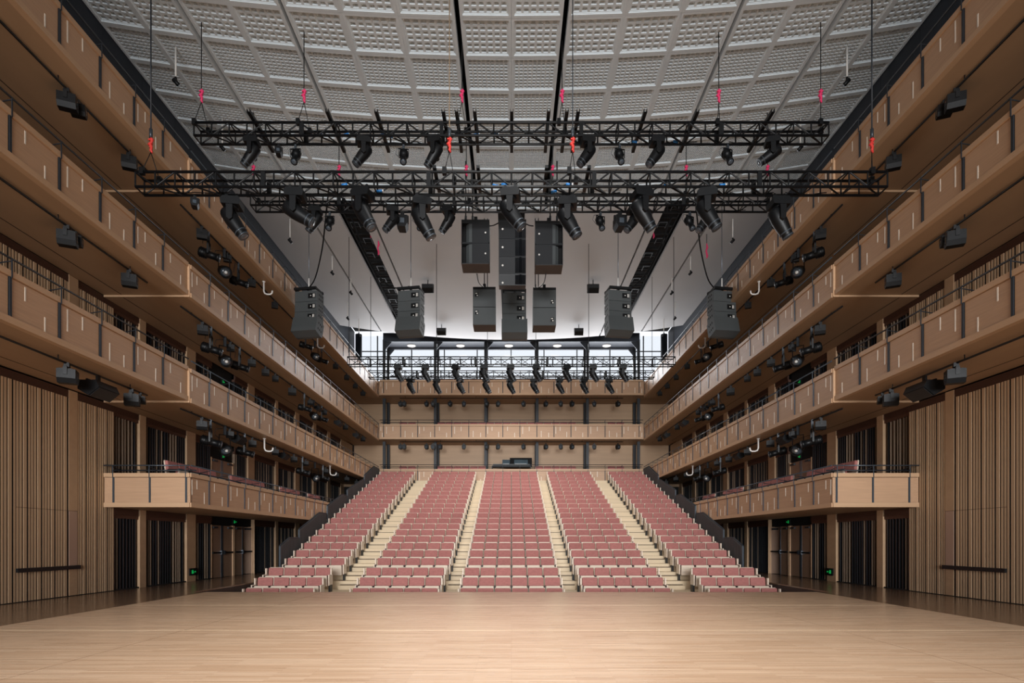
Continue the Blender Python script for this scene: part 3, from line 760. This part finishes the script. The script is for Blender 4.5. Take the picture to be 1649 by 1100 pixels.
def wedge_proto():
    r = empty('wedge_loudspeaker')
    mb('black_metal').box(-.04, .04, -.02, .02, -.12, .03).box(-.3, .3, -.02, .02, -.13, -.11).build('bracket', r)
    b = mb('black_plastic').prism([(-.18, -.13), (.16, -.13), (.22, -.26), (.02, -.42), (-.18, -.30)], -.29, .29, 'x').build('cabinet', r)
    n = Vector((0, .16, -.2)).normalized()
    mb('grille_black').add([(-.27, .215, -.268), (.27, .215, -.268), (.27, .028, -.418), (-.27, .028, -.418), (-.27, .222, -.274), (.27, .222, -.274), (.27, .034, -.425), (-.27, .034, -.425)],
        [(4, 7, 6, 5), (0, 1, 2, 3), (0, 4, 5, 1), (1, 5, 6, 2), (2, 6, 7, 3), (3, 7, 4, 0)]).build('grille', b)
    return remember(tag(r, 'x', 'loudspeaker'))
WG = wedge_proto()
def put(proto, loc, label, group, rz=0.0, scale=1.0):
    o = dup(proto, loc, rz, None, label, group); o.scale = (scale,) * 3; return o
rz = lambda k: .25 * math.sin(k * 2.3)
for i, (u, k) in enumerate(((411, 'l'), (589, 'l'), (702, 'l'), (945, 'l'), (1055, 'l'), (1238, 'rr'))):
    put(MH[k], (PX(u, 16.2), 16.0, 12.55), 'black moving head light on the upper truss, %s from the left' % ORD[i], 'moving heads on the upper truss', rz(i) + (math.pi if k == 'rr' else 0), .92)
for i, u in enumerate((476, 650, 998, 1172)):
    put(LK['down'], (PX(u, 16.36), 16.36, 12.55), 'black profile spotlight on the upper truss, %s from the left' % ORD[i], 'profile spotlights on the upper truss', .1 * i, .95)
for i, (u, k, y) in enumerate(((378, 'r', 14.35), (480, 'rr', 14.0), (588, 's', 14.0), (683, 's', 14.35), (826, 'r', 14.0), (918, 's', 14.35), (1037, 'r', 14.0), (1142, 's', 14.0), (1258, 's', 14.35))):
    put(MH[k], (PX(u - 4, y), y, 9.93), 'large moving head light on the widest truss, %s from the left' % ORD[i], 'moving heads on the widest truss', rz(i + 3), 1.12)
for i, u in enumerate((508, 632, 722, 1020, 1136)):
    put(MH['l'], (PX(u, 19.4), 19.4, 12.6), 'moving head light on the truss behind the widest one, %s from the left' % ORD[i], 'moving heads on the truss behind', rz(i), .98)
for i, u in enumerate((531, 676, 967, 1111)):
    put(LK['down'], (PX(u, 19.81), 19.81, 12.6), 'profile spotlight on the truss behind the widest one, %s from the left' % ORD[i], 'profile spotlights on the truss behind', .15 * i, 1.05)
for i, u in enumerate((648, 998)):
    put(BX, (PX(u, 19.81), 19.81, 12.59), 'black box projector on the truss behind the widest one, %s of two' % ('left' if i == 0 else 'right'), 'box projectors on the truss behind', .1, 1.6)
put(BX, (PX(314, 14.35), 14.35, 9.94), 'small black projector under the left end of the widest truss', None, .4, .8)
put(BX, (PX(449, 16.36), 16.36, 12.55), 'small black projector on the upper truss near its left end', None, .2, .8)
for i, u in enumerate((643, 687, 736, 781, 824, 866, 914, 957, 1005)):
    put(MH['s'], (PX(u - 2, 27.3), 27.3, 9.735), 'moving head light on the upper far truss before the windows, %s from the left' % ORD[i], 'moving heads on the upper far truss', rz(i), .9)
for i, u in enumerate((663, 705, 743, 785, 824, 862, 903, 942, 983)):
    put(MH['s'], (PX(u - 2, 31.4), 31.4, 10.262), 'moving head light on the lower far truss, %s from the left' % ORD[i], 'moving heads on the lower far truss', rz(i + 5), .95)
# lights and speakers on the side balcony bars; columns as seen for the left side, mirrored on the right
FIX = {3: [(108, 'b', 1.25), (158, 'w', 1.25), (212, 'b', 1.2), (226, 'b', .8), (325, 'b', 1.1), (339, 'k', 1.15), (362, 'f', 1.15), (370, 'b', .9), (383, 'w', 1), (394, 'k', 1.1), (406, 'b', 1), (443, 'b', .95), (457, 'w', .9), (473, 'b', 1),
           (487, 'k', 1.1), (492, 'b', .9), (507, 'f', 1.1), (520, 'k', 1.05), (524, 'b', 1), (541, 'b', 1), (558, 'b', 1), (574, 'b', 1)],
       4: [(108, 'b', 1.25), (121, 'b', .9), (208, 'b', 1.2), (326, 'b', 1.1), (340, 'k', 1.15), (362, 'f', 1.15), (371, 'b', .9), (386, 'k', 1.1), (405, 'b', 1), (427, 'b', 1), (443, 'b', .9), (470, 'b', 1.2), (490, 'k', 1.1), (499, 'b', .9), (505, 'f', 1.1), (512, 'w', .8), (518, 'k', 1.05), (522, 'b', .9), (545, 'w', 1), (556, 'b', 1), (574, 'w', 1), (584, 'b', 1)],
       5: [(108, 'b', 1.25), (126, 'b', 1.0), (208, 'b', 1.2), (325, 'b', 1.1), (336, 'k', 1.15), (361, 'f', 1.15), (366, 'b', .9), (384, 'k', 1.1), (405, 'b', 1), (442, 'b', .9), (492, 'k', 1.1), (507, 'f', 1.1), (518, 'k', 1.05), (540, 'b', 1), (558, 'b', 1), (572, 'b', 1), (584, 'b', 1)]}
for s in (-1, 1):
    for lv, lst in FIX.items():
        zb = LEV[lv][1] - .13; cnt = {}
        for u, k, sc_ in lst:
            Y = 9.86 * F / (CU - u); cnt[k] = cnt.get(k, 0) + 1; nth = ORD[cnt[k] - 1]
            pr, nm = {'b': (BX, 'black box projector light'), 'k': (LK['side'], 'black profile spotlight'), 'f': (LK['flood'], 'black round flood light'), 'w': (WG, 'black wedge loudspeaker')}[k]
            ang = {'b': math.pi / 2 + .4 if s < 0 else -math.pi / 2 - .4, 'k': s * -(math.pi / 2 + .35), 'f': -s * .9, 'w': -math.pi / 2 if s < 0 else math.pi / 2}[k]
            if k in 'kf': sc_ *= 1.1
            if k == 'k': ang = math.pi / 2 + .3 if s < 0 else -math.pi / 2 - .3
            if k == 'f': ang = .8 if s < 0 else -.8
            put(pr, (s * 9.86, Y, zb), '%s under the %s %s balcony, %s of its kind from the stage' % (nm, NAMES[lv], SIDE[s], nth), '%s fixtures under the %s balconies' % (nm, NAMES[lv]), ang, sc_)
for lv in (4, 5):
    zb = LEV[lv][1] - .2
    for i, u in enumerate((645, 651, 687, 697, 709 if lv == 4 else 725, 747, 784, 802, 843, 879, 903, 921, 957, 995)):
        put(BX, (PX(u, 41.3), 41.3, zb), 'small black projector under the %s rear balcony, %s from the left' % ('middle' if lv == 4 else 'top', ORD[i]), 'projectors under the rear balconies', .2 * math.sin(i * 3), 1.15)
for p in list(MH.values()) + list(LK.values()) + [BX, WG]: drop(p)

# ------------------------------------------------------------------ chains, slings and hooks that carry the trusses
def hoist(label, group, x, y, ztop, zhook, zt, span=.1, depth=.36, mt='black_metal', hook='pink', r=.014, swivel=False):
    h = tag(empty('truss_chain', (x, y, ztop)), label, 'chain', group)
    mb(mt).tube([(0, 0, 0), (0, 0, zhook - ztop + .2)], r, 6).build('chain', h)
    m = mb(hook); z = zhook - ztop
    m.tube([(0, 0, z + .22), (.03, 0, z + .16), (0, .02, z + .1), (-.03, 0, z + .04), (.02, 0, z - .02), (0, 0, z - .1), (.03, 0, z - .16)], [.02, .045, .03, .05, .03, .035, .02], 7)
    for k in range(4): m.box(-.05 + .012 * k, .05 - .012 * k, -.03, .03, z + .14 - .09 * k, z + .17 - .09 * k)
    m.build('hook', h)
    if swivel: mb('grey_metal').tube([(0, 0, z + .2), (0, 0, z + .42)], .04, 8).build('swivel', h)
    m = mb('black_metal')
    for q, yy in ((-1, -depth / 2), (1, depth / 2)): m.tube([(0, 0, z - .14), (q * span, yy, zt - ztop)], .01, 5)
    m.build('sling', h)
    for q, yy in ((-1, -depth / 2), (1, depth / 2)): mb('black_plastic').box(q * span - .05, q * span + .05, yy - .05, yy + .05, zt - ztop - .09, zt - ztop + .07).build('beam_clamp', h)
for i, u in enumerate((325, 490, 744, 905, 1157, 1321)):
    x = PX(u, 16.2); hoist('black chain with pink hook above the upper truss, %s from the left' % ORD[i], 'chains of the upper truss', x, 16.18, zc(x) + .05, PZ(157, 16.2), 12.97)
for s in (-1, 1):
    x = s * 8.75; hoist('long steel rope with red hook at the %s end of the widest truss' % SIDE[s], 'ropes of the widest truss', x, 14.17, zc(x) + .05, PZ(237, 14.2), 10.35, mt='dark_steel', hook='red_hook', r=.02, swivel=True)
    x = PX(724 if s < 0 else 922, 14.2); hoist('thin tan rope with red hook, %s of the pair over the widest truss' % SIDE[s], 'ropes of the widest truss', x, 14.17, zc(x) + .05, PZ(236, 14.2), 10.35, mt='tan_rope' if s < 0 else 'grey_metal', hook='red_hook', r=.013, swivel=True)
for i, u in enumerate((408, 546, 751, 890, 1105, 1236)):
    x = PX(u, 19.6); hoist('black chain with pink hook above the truss behind, %s from the left' % ORD[i], 'chains of the truss behind', x, 19.6, zc(x) + .05, PZ(276, 19.6), 13.02, depth=.4)
for i, (u, v, Y) in enumerate(((597, 371, 27.4), (609, 399, 27.4), (1052, 372, 27.4), (1138, 404, 27.4))):
    x = PX(u, Y); h = tag(empty('drop_chain', (x, Y, zc(x) + .1)), 'thin hanging chain with pink tag below the smooth ceiling, %s from the left' % ORD[i], 'chain', 'loose chains')
    z = PZ(v, Y) - zc(x) - .1
    mb('dark_steel').tube([(0, 0, 0), (0, 0, z + .3)], .016, 6).build('chain', h)
    mb('pink').tube([(0, 0, z + .35), (.03, 0, z + .15), (-.02, 0, z), (.03, 0, z - .25), (0, 0, z - .35)], [.02, .05, .035, .05, .02], 7).build('hook', h)
for i, (u, Y, t) in enumerate(((703, 27.3, TD), (948, 27.3, TD), (562, 27.3, TD), (1085, 27.3, TD), (785, 31.4, TE), (863, 31.4, TE), (597, 31.4, TE), (1050, 31.4, TE))):
    x = PX(u, Y); zt = t.location.z
    h = tag(empty('suspension_rope', (x, Y, zc(x) + .1)), 'thin steel rope carrying the %s far truss, %s from the left' % ('upper' if Y < 30 else 'lower', {703: 'second', 948: 'third', 562: 'first', 1085: 'fourth', 785: 'second', 863: 'third', 597: 'first', 1050: 'fourth'}[u]), 'rope', 'ropes of the far trusses')
    mb('dark_steel').tube([(0, 0, 0), (0, 0, zt - zc(x) - .1)], .014, 6).build('rope', h)
    mb('grey_metal').tube([(0, 0, zt - zc(x) + .1), (0, 0, zt - zc(x) + .5)], .035, 8).build('turnbuckle', h)
# blue power plugs on the trusses
pl = [(100, 0)]
for i, (u, Y, z) in enumerate(((515, 16.05, 12.62), (558, 16.05, 12.62), (617, 16.05, 12.62), (629, 16.05, 12.6), (767, 16.05, 12.62), (798, 16.05, 12.62), (1022, 16.3, 12.62), (1088, 16.3, 12.62), (555, 14.05, 10.02), (611, 14.3, 10.02), (798, 14.05, 10.02), (812, 14.05, 10.04), (892, 14.3, 10.0), (916, 14.05, 10.04), (1074, 14.05, 10.02), (1163, 14.05, 10.02), (585, 19.5, 12.68), (660, 19.5, 12.68), (970, 19.5, 12.68), (984, 19.5, 12.68))):
    x = PX(u, Y); p = tag(empty('power_plug', (x, Y, z + .02)), 'blue power plug on the %s truss, %s counted from the left' % ('upper' if Y > 15.5 and Y < 18 else 'widest' if Y < 15 else 'rear of the three near', ORD[i if i < 8 else i - 8 if i < 16 else i - 16]), 'plug', 'blue power plugs')
    a = .6 * math.sin(i * 1.7)
    mb('blue_plug').tube([(-.07, 0, 0), (.07, 0, .05 * a)], .032, 8).build('plug_body', p)
    mb('white_paint').tube([(.07, 0, .05 * a), (.1, 0, .06 * a)], .03, 8).build('plug_ring', p)
    mb('black_plastic').tube([(-.07, 0, 0), (-.16, 0, -.04), (-.26, .02, .02)], .011, 5).build('cable', p)

# ------------------------------------------------------------------ hanging loudspeakers
def mirror_box(m, s, x0, x1, *r): m.box(s * x0, s * x1, *r)
def front_array():
    Y = 21.0; r = tag(empty('line_array', (PX(825, Y), Y, PZ(352, Y))), 'tall dark line array facing the stage, centre of the upper loudspeaker cluster', 'loudspeaker')
    mb('black_metal').box(-.5, .5, .05, .6, -.1, 0).box(-.04, .04, .2, .4, 0, .3).build('fly_frame', r)
    z, y, tilt = -.08, 0.0, 0.0
    for k, hgt in enumerate((.65, .64, .60, .39)):
        b = empty('b', (0, y, z)); tilt = math.radians((0, -1.5, -4, -9)[k])
        M = Matrix.Translation((0, y, z)) @ Matrix.Rotation(-tilt, 4, 'X')
        bpy.data.objects.remove(b)
        c = mb('speaker_dark').box(-.49, .49, .03, .62, -hgt + .012, -.006, M).box(-.49, .49, 0, .03, -hgt + .006, -hgt + .03, M).box(-.49, .49, 0, .03, -.03, -.004, M).build('cabinet', r)
        mb('grille_black').box(-.475, .1, -.002, .03, -hgt + .03, -.03, M).build('grille', c)
        mb('speaker_gloss').prism([(.1, .03), (.1, -.002), (.16, .02), (.25, -.02), (.295, -.09), (.34, -.02), (.43, .02), (.49, -.002), (.49, .03)], -hgt + .03, -.03, 'z', M).build('waveguide', c)
        mb('white_paint').tube([M @ Vector((-.35, -.004, -.3)), M @ Vector((-.35, -.012, -.3))], .035, 10).build('badge', c)
        z -= hgt * math.cos(tilt); y += hgt * math.sin(-tilt) * 1.0
front_array()
def sub_stack(label, u0, u1, v, Y, s, rear=False):
    xa, xb = PX(u0, Y), PX(u1, Y); wd = xb - xa; zt = PZ(v, Y)
    r = tag(empty('subwoofer_stack', ((xa + xb) / 2, Y, zt)), label, 'loudspeaker')
    hw = wd / 2; mb('black_metal').box(-hw, hw, .0, .7, -.1, 0).box(-.06, .06, .2, .45, 0, .22).build('fly_frame', r)
    for k in range(2):
        z1 = -.1 - .75 * k; z0 = z1 - .74; dp = .74 if not rear else .82
        if not rear:
            c = mb('speaker_dark').box(-hw, hw, .25, dp, z0, z1).box(-.12 if s < 0 else -hw, hw if s < 0 else .12, .05, .25, z0, z1).box(-hw, hw, 0, .25, z0, z0 + .025).box(-hw, hw, 0, .25, z1 - .025, z1).box(-hw, -hw + .02, 0, .25, z0, z1).box(hw - .02, hw, 0, .25, z0, z1).build('cabinet', r)
            mb('grille_black').box(s * .12 * -1 if False else (-.12 if s < 0 else -hw + .02), (hw - .02 if s < 0 else .12), .004, .05, z0 + .025, z1 - .025).build('grille', c)
            a, b = (-.12, -.34) if s < 0 else (.12, .34)
            mb('speaker_grey').prism([(a, .02), ((a + b) / 2, .05), (b, .16), (b, .25), (a, .25)], z0 + .025, z1 - .025, 'z').build('port_flare', c)
            mb('void').box(b, -hw + .02 if s < 0 else hw - .02, .235, .25, z0 + .025, z1 - .025).build('port', c)
            x = hw - .14 if s < 0 else -hw + .14
            mb('white_paint').tube([(x, .003, (z0 + z1) / 2), (x, -.006, (z0 + z1) / 2)], .03, 10).build('badge', c)
        else:
            c = mb('speaker_grey').box(-hw, hw, 0, dp, z0 + .006, z1 - .006).build('cabinet', r)
            x = -hw + .16 if s < 0 else hw - .16; zz = (z1 - .22) if s < 0 else (z1 - .5)
            p = mb('black_plastic').box(x - .07, x + .07, -.012, .0, zz - .09, zz + .09).build('connector_plate', c)
            m = mb('white_paint').box(x - .05, x + .03, -.016, -.012, zz + .02, zz + .06).box(x, x + .05, -.016, -.012, zz - .07, zz - .02); m.build('connector', c)
    mb('speaker_base').box(-hw, hw, .0, .72 if not rear else .82, z0 - .01, z0).build('underside', r)
    return r
sub_stack('dark twin subwoofer facing the stage, left of the upper cluster', 743, 788, 353.5, 21.0, -1)
sub_stack('dark twin subwoofer facing the stage, right of the upper cluster', 862, 906.5, 355.5, 21.0, 1)
sub_stack('grey twin subwoofer back in the lower row, left of centre', 761.5, 798, 462, 24.5, -1, True)
sub_stack('grey twin subwoofer back in the lower row, right of centre', 858.5, 895.5, 463, 24.5, 1, True)
def rear_array(label, u, v, Y, turn, wd=.98, side=1):
    r = tag(empty('line_array', (PX(u, Y), Y, PZ(v, Y)), turn), label, 'loudspeaker', 'grey line arrays in the lower row'); hw = wd / 2
    mb('black_metal').box(-hw, hw, -.06, .04, -.1, 0).box(-hw, hw, .5, .62, -.1, 0).box(-hw, -hw + .06, .0, .6, -.1, -.02).box(hw - .06, hw, .0, .6, -.1, -.02).box(-.03, .03, .0, .6, -.04, .04).build('fly_frame', r)
    z, y = -.12, .04
    for k, (hgt, tilt, nar, dep) in enumerate(((.46, 0, .0, .58), (.44, 3, .0, .58), (.38, 8, .0, .6), (.68, 16, -.05, .62))):
        M = Matrix.Translation((0, y, z)) @ Matrix.Rotation(-math.radians(tilt), 4, 'X')
        w0 = hw - nar
        c = mb('speaker_grey').prism([(0, -.01), (dep * .72, .02), (dep, -.06), (dep, -hgt + .04), (dep * .72, -hgt), (0, -hgt + .012)], -w0, w0, 'x', M).build('cabinet', r)
        if k < 3:
            mb('black_plastic').box(.1, .42, -.014, .004, -.32, -.12, M).build('connector_plate', c)
            m = mb('white_paint').box(.32, .36, -.02, -.014, -.29, -.15, M).box(.38, .40, -.02, -.014, -.29, -.15, M).box(.2, .24, -.02, -.014, -.24, -.2, M); m.build('connector', c)
        m = mb('void')
        for q in range(3):
            for j in range(2):
                for sd in (-1, 1): m.box(sd * w0, sd * (w0 + .003), .16 + q * .13, .22 + q * .13, -hgt * (.3 + .38 * j) - .04, -hgt * (.3 + .38 * j) + .04, M)
        m.build('rigging_slots', c)
        y -= (hgt * math.sin(math.radians(tilt)) * .9); z -= hgt * math.cos(math.radians(tilt)) * (.98 if k < 2 else .62)
    mb('steel_rail').tube([(0, .28, 0), (0, .28, zc(PX(u, Y)) - PZ(v, Y) + (.05 if abs(u - CU) > 20 else .35))], .016, 6).use('white_paint').tube([(0, .28, .02), (0, .28, .5)], .03, 6).build('hanging_chain', r)
    return r
rear_array('grey line array back in the lower row, centre of the hall', 828.5, 466, 24.5, 0)
rear_array('grey line array back in the lower row, second from the left', 658, 462, 24.5, -.17, .98)
rear_array('grey line array back in the lower row, second from the right', 999, 462, 24.5, .17, .98)
rear_array('dark grey line array nearest the left balconies', 492, 463, 24.5, -.16, 1.0)
rear_array('dark grey line array nearest the right balconies', 1168, 463, 24.5, .16, 1.0)
for i, (u, Y, q) in enumerate(((689, 31.2, .6), (955, 31.2, .6), (711, 37.6, .56), (932, 37.6, .56))):
    x = PX(u, Y); z = zc(x); sp = tag(empty('ceiling_speaker', (x, Y, z)), 'small black loudspeaker on a bracket under the smooth ceiling, %s %s' % ('front' if Y < 33 else 'back', 'left' if u < 800 else 'right'), 'loudspeaker', 'small ceiling loudspeakers')
    mb('black_metal').box(-.02, .02, -.02, .02, -.22, .02).box(-q / 2 - .02, q / 2 + .02, -.03, .03, -.24, -.22).box(-q / 2 - .02, -q / 2, -.03, .03, -.5, -.22).box(q / 2, q / 2 + .02, -.03, .03, -.5, -.22).build('bracket', sp)
    mb('black_plastic').prism([(-.2, -.28), (.18, -.28), (.18, -.62), (-.02, -.7), (-.2, -.5)], -q / 2, q / 2, 'x').build('cabinet', sp)
    mb('grille_black').box(-q / 2 + .02, q / 2 - .02, -.212, -.2, -.49, -.30).build('grille', sp)
# speaker and hoist cables
def cable(label, pts, r=.03):
    P_ = [Vector(p) for p in pts]; out = []
    for i in range(len(P_) - 1):
        p0, p1, p2, p3 = P_[max(i - 1, 0)], P_[i], P_[i + 1], P_[min(i + 2, len(P_) - 1)]
        for k in range(6):
            t = k / 6; out.append(.5 * ((2 * p1) + (p2 - p0) * t + (2 * p0 - 5 * p1 + 4 * p2 - p3) * t * t + (3 * p1 - p0 - 3 * p2 + p3) * t ** 3))
    out.append(P_[-1]); tag(mb('black_plastic').tube(out, r, 6).build('cable'), label, 'cable', 'hanging cables')
W3 = lambda u, v, Y: (PX(u, Y), Y, PZ(v, Y))
for s in (-1, 1):
    m_ = lambda u: u if s < 0 else 2 * CU - u
    cable('black cable sweeping down to the line array nearest the %s balconies' % SIDE[s], [W3(m_(530), 300, 22), W3(m_(525), 345, 22.5), W3(m_(519), 400, 23.3), W3(m_(508), 447, 24.2), W3(m_(497), 464, 24.7)])
    cable('black cable swung from the %s ceiling slot to the second line array' % SIDE[s], [W3(m_(566), 350, 25), W3(m_(583), 395, 25), W3(m_(603), 435, 24.9), W3(m_(628), 461, 24.8), W3(m_(652), 464, 24.7)])
    cable('short black cable looping between the %s subwoofer and the centre array' % SIDE[s], [W3(m_(788), 364, 21.3), W3(m_(795), 363, 21.3), W3(m_(803), 359, 21.2)], .02)
    cable('pair of black cables dropping to the lower %s subwoofer' % SIDE[s], [W3(m_(768), 441, 21.5), W3(m_(771), 455, 22.6), W3(m_(779), 463, 24.6)], .02)
    for q, (u, v0) in enumerate(((750, 300), (761, 300))):
        x = PX(m_(u), 21.3)
        tag(mb('black_metal').tube([(x, 21.3, PZ(355, 21.3)), (x, 21.3, zc(x) + .05)], .022, 6).use('grey_metal').tube([(x, 21.3, PZ(355, 21.3)), (x, 21.3, PZ(348, 21.3))], .04, 6).build('hanging_rod'), 'black rod above the %s upper subwoofer, %s of the pair' % (SIDE[s], 'outer' if q == 0 else 'inner'), 'rod', 'loudspeaker rods')
    for q, u in enumerate((780, 785)):
        x = PX(m_(u), 25.0)
        tag(mb('grey_metal').tube([(x, 25.0, PZ(470, 25)), (x, 25.0, zc(x) + .05)], .02, 6).use('black_metal').tube([(x, 25.0, PZ(470, 25)), (x, 25.0, PZ(463, 25))], .04, 6).build('hanging_rod'), 'thin rod above the %s lower subwoofer, %s of the pair' % (SIDE[s], 'outer' if q == 0 else 'inner'), 'rod', 'loudspeaker rods')
# white drop tubes with small spot cameras under the ceiling
for s in (-1, 1):
    for i, (u, v1) in enumerate(((283, 132), (467, 388), (535, 440), (565, 472), (560, 513), (578, 539), (358, 238))):
        uu = u if s < 0 else 2 * CU - u; r_ = (CU - u) / (CV - v1)
        zz = zc(9) - H; Y = F * (zz - .85) / (CV - v1); x = PX(uu, Y); z = zc(min(abs(x), XW)) 
        if abs(x) > 11.6: continue
        zl = PZ(v1, Y) - z
        d = tag(empty('drop_camera', (x, Y, z)), 'small black camera on a white drop tube at %s, %s from the stage' % (SIDE[s], ORD[(0, 2, 3, 4, 5, 6, 1)[i]]), 'camera', 'drop tube cameras')
        mb('white_paint').tube([(0, 0, .05), (0, 0, zl + .12)], .025, 8).build('drop_tube', d)
        m = mb('black_plastic').tube([(0, 0, zl + .14), (0, 0, zl + .05)], .035, 8); lathe(m, [(-.1, .03), (-.08, .06), (.08, .06), (.12, .045)], (-s * .6, .3, -.6), (0, 0, zl), 10); m.build('camera_head', d)

# ------------------------------------------------------------------ white bent pipes, exit signs, sound desk
for s in (-1, 1):
    for i, (u, lv) in enumerate(((427, 5), (513, 5), (428, 3), (533, 3))):
        Y = 9.55 * F / (CU - u); z = LEV[lv][1] - .05; x = s * 9.6
        tag(mb('white_paint').tube([(x, Y, z), (x, Y, z - .38), (x - s * .04, Y, z - .47), (x - s * .13, Y, z - .5), (x - s * .25, Y, z - .5), (x - s * .31, Y, z - .46), (x - s * .33, Y, z - .36)], .03, 10).tube([(x, Y, z), (x, Y, z - .03)], .06, 10).build('bent_pipe'), 'white J-shaped pipe under the %s %s balcony, %s the stage' % (NAMES[lv], SIDE[s], 'nearer' if i % 2 == 0 else 'farther from'), 'pipe', 'white bent pipes')
    def sign(label, loc, wy, hz):
        o = tag(empty('exit_sign', loc), label, 'sign', 'green exit signs')
        mb('black_plastic').box(-.02, .02, -wy / 2, wy / 2, -hz / 2, hz / 2).build('housing', o)
        x = -s * .022
        m = mb('exit_green')                        # running figure, doorway and arrow
        g_ = lambda a, b, c, d: m.box(x, x - s * .006, a * wy * .72, b * wy * .72, c * hz * .72, d * hz * .72)
        g_(-.38, -.30, -.36, .36); g_(-.30, -.06, .30, .36); g_(-.20, -.12, .12, .28); g_(-.22, -.08, -.1, .1); g_(-.12, -.04, -.34, -.1); g_(-.28, -.2, -.3, -.08); g_(-.08, .02, -.02, .06)
        g_(.10, .36, -.06, .06); g_(.26, .32, -.16, .16)
        m.build('pictogram', o)
    sign('green running-man exit sign low on the %s wall beside the dark bays' % SIDE[s], (s * (XW - .03), YX(CU + s * (CU - 310), s * XW), PZ(921, 21.5)), .5, .26)
    sign('green exit sign above the ground-floor doors at %s' % SIDE[s], (s * (XW + .08), YX(CU + s * (CU - 381), s * XW), 2.30), .42, .24)
    sign('green exit sign above the %s door of the lowest balcony' % SIDE[s], (s * (XW + .08), 24.0, 4.95), .3, .2)
    sign('green exit sign above the %s door of the second balcony' % SIDE[s], (s * (XW + .08), 24.0, 8.02), .3, .2)
dk = tag(empty('sound_desk', (0, 41.3, 5.97)), 'grey sound mixing desk with two consoles behind the rear terrace front', 'desk')
x0, x1 = PX(792, 41.5), PX(855, 41.5)
mb('black_plastic').box(x0, x1, -.15, .7, .78, .84).box(x0, x0 + .05, -.1, .65, 0, .78).box(x1 - .05, x1, -.1, .65, 0, .78).build('table', dk)
mb('speaker_grey').box(x0 + .1, x1 - .1, -.2, .1, .84, .95).build('fader_bank', dk)
c = mb('screen').prism([(.1, .84), (.6, .84), (.6, 1.35), (.5, 1.35)], PX(809, 41.5), PX(821, 41.5), 'x').build('console', dk)
mb('white_paint').box(PX(810, 41.5), PX(820, 41.5), .22, .24, .98, 1.02).build('button_row', c)
c = mb('screen').prism([(.1, .84), (.6, .84), (.6, 1.35), (.5, 1.35)], PX(828, 41.5), PX(850, 41.5), 'x').build('console', dk)
mb('white_paint').box(PX(829, 41.5), PX(848, 41.5), .22, .24, .98, 1.02).build('button_row', c)
mb('void').box(PX(821, 41.5), PX(857, 41.5), .62, .68, .84, 1.5).build('back_screen', dk)
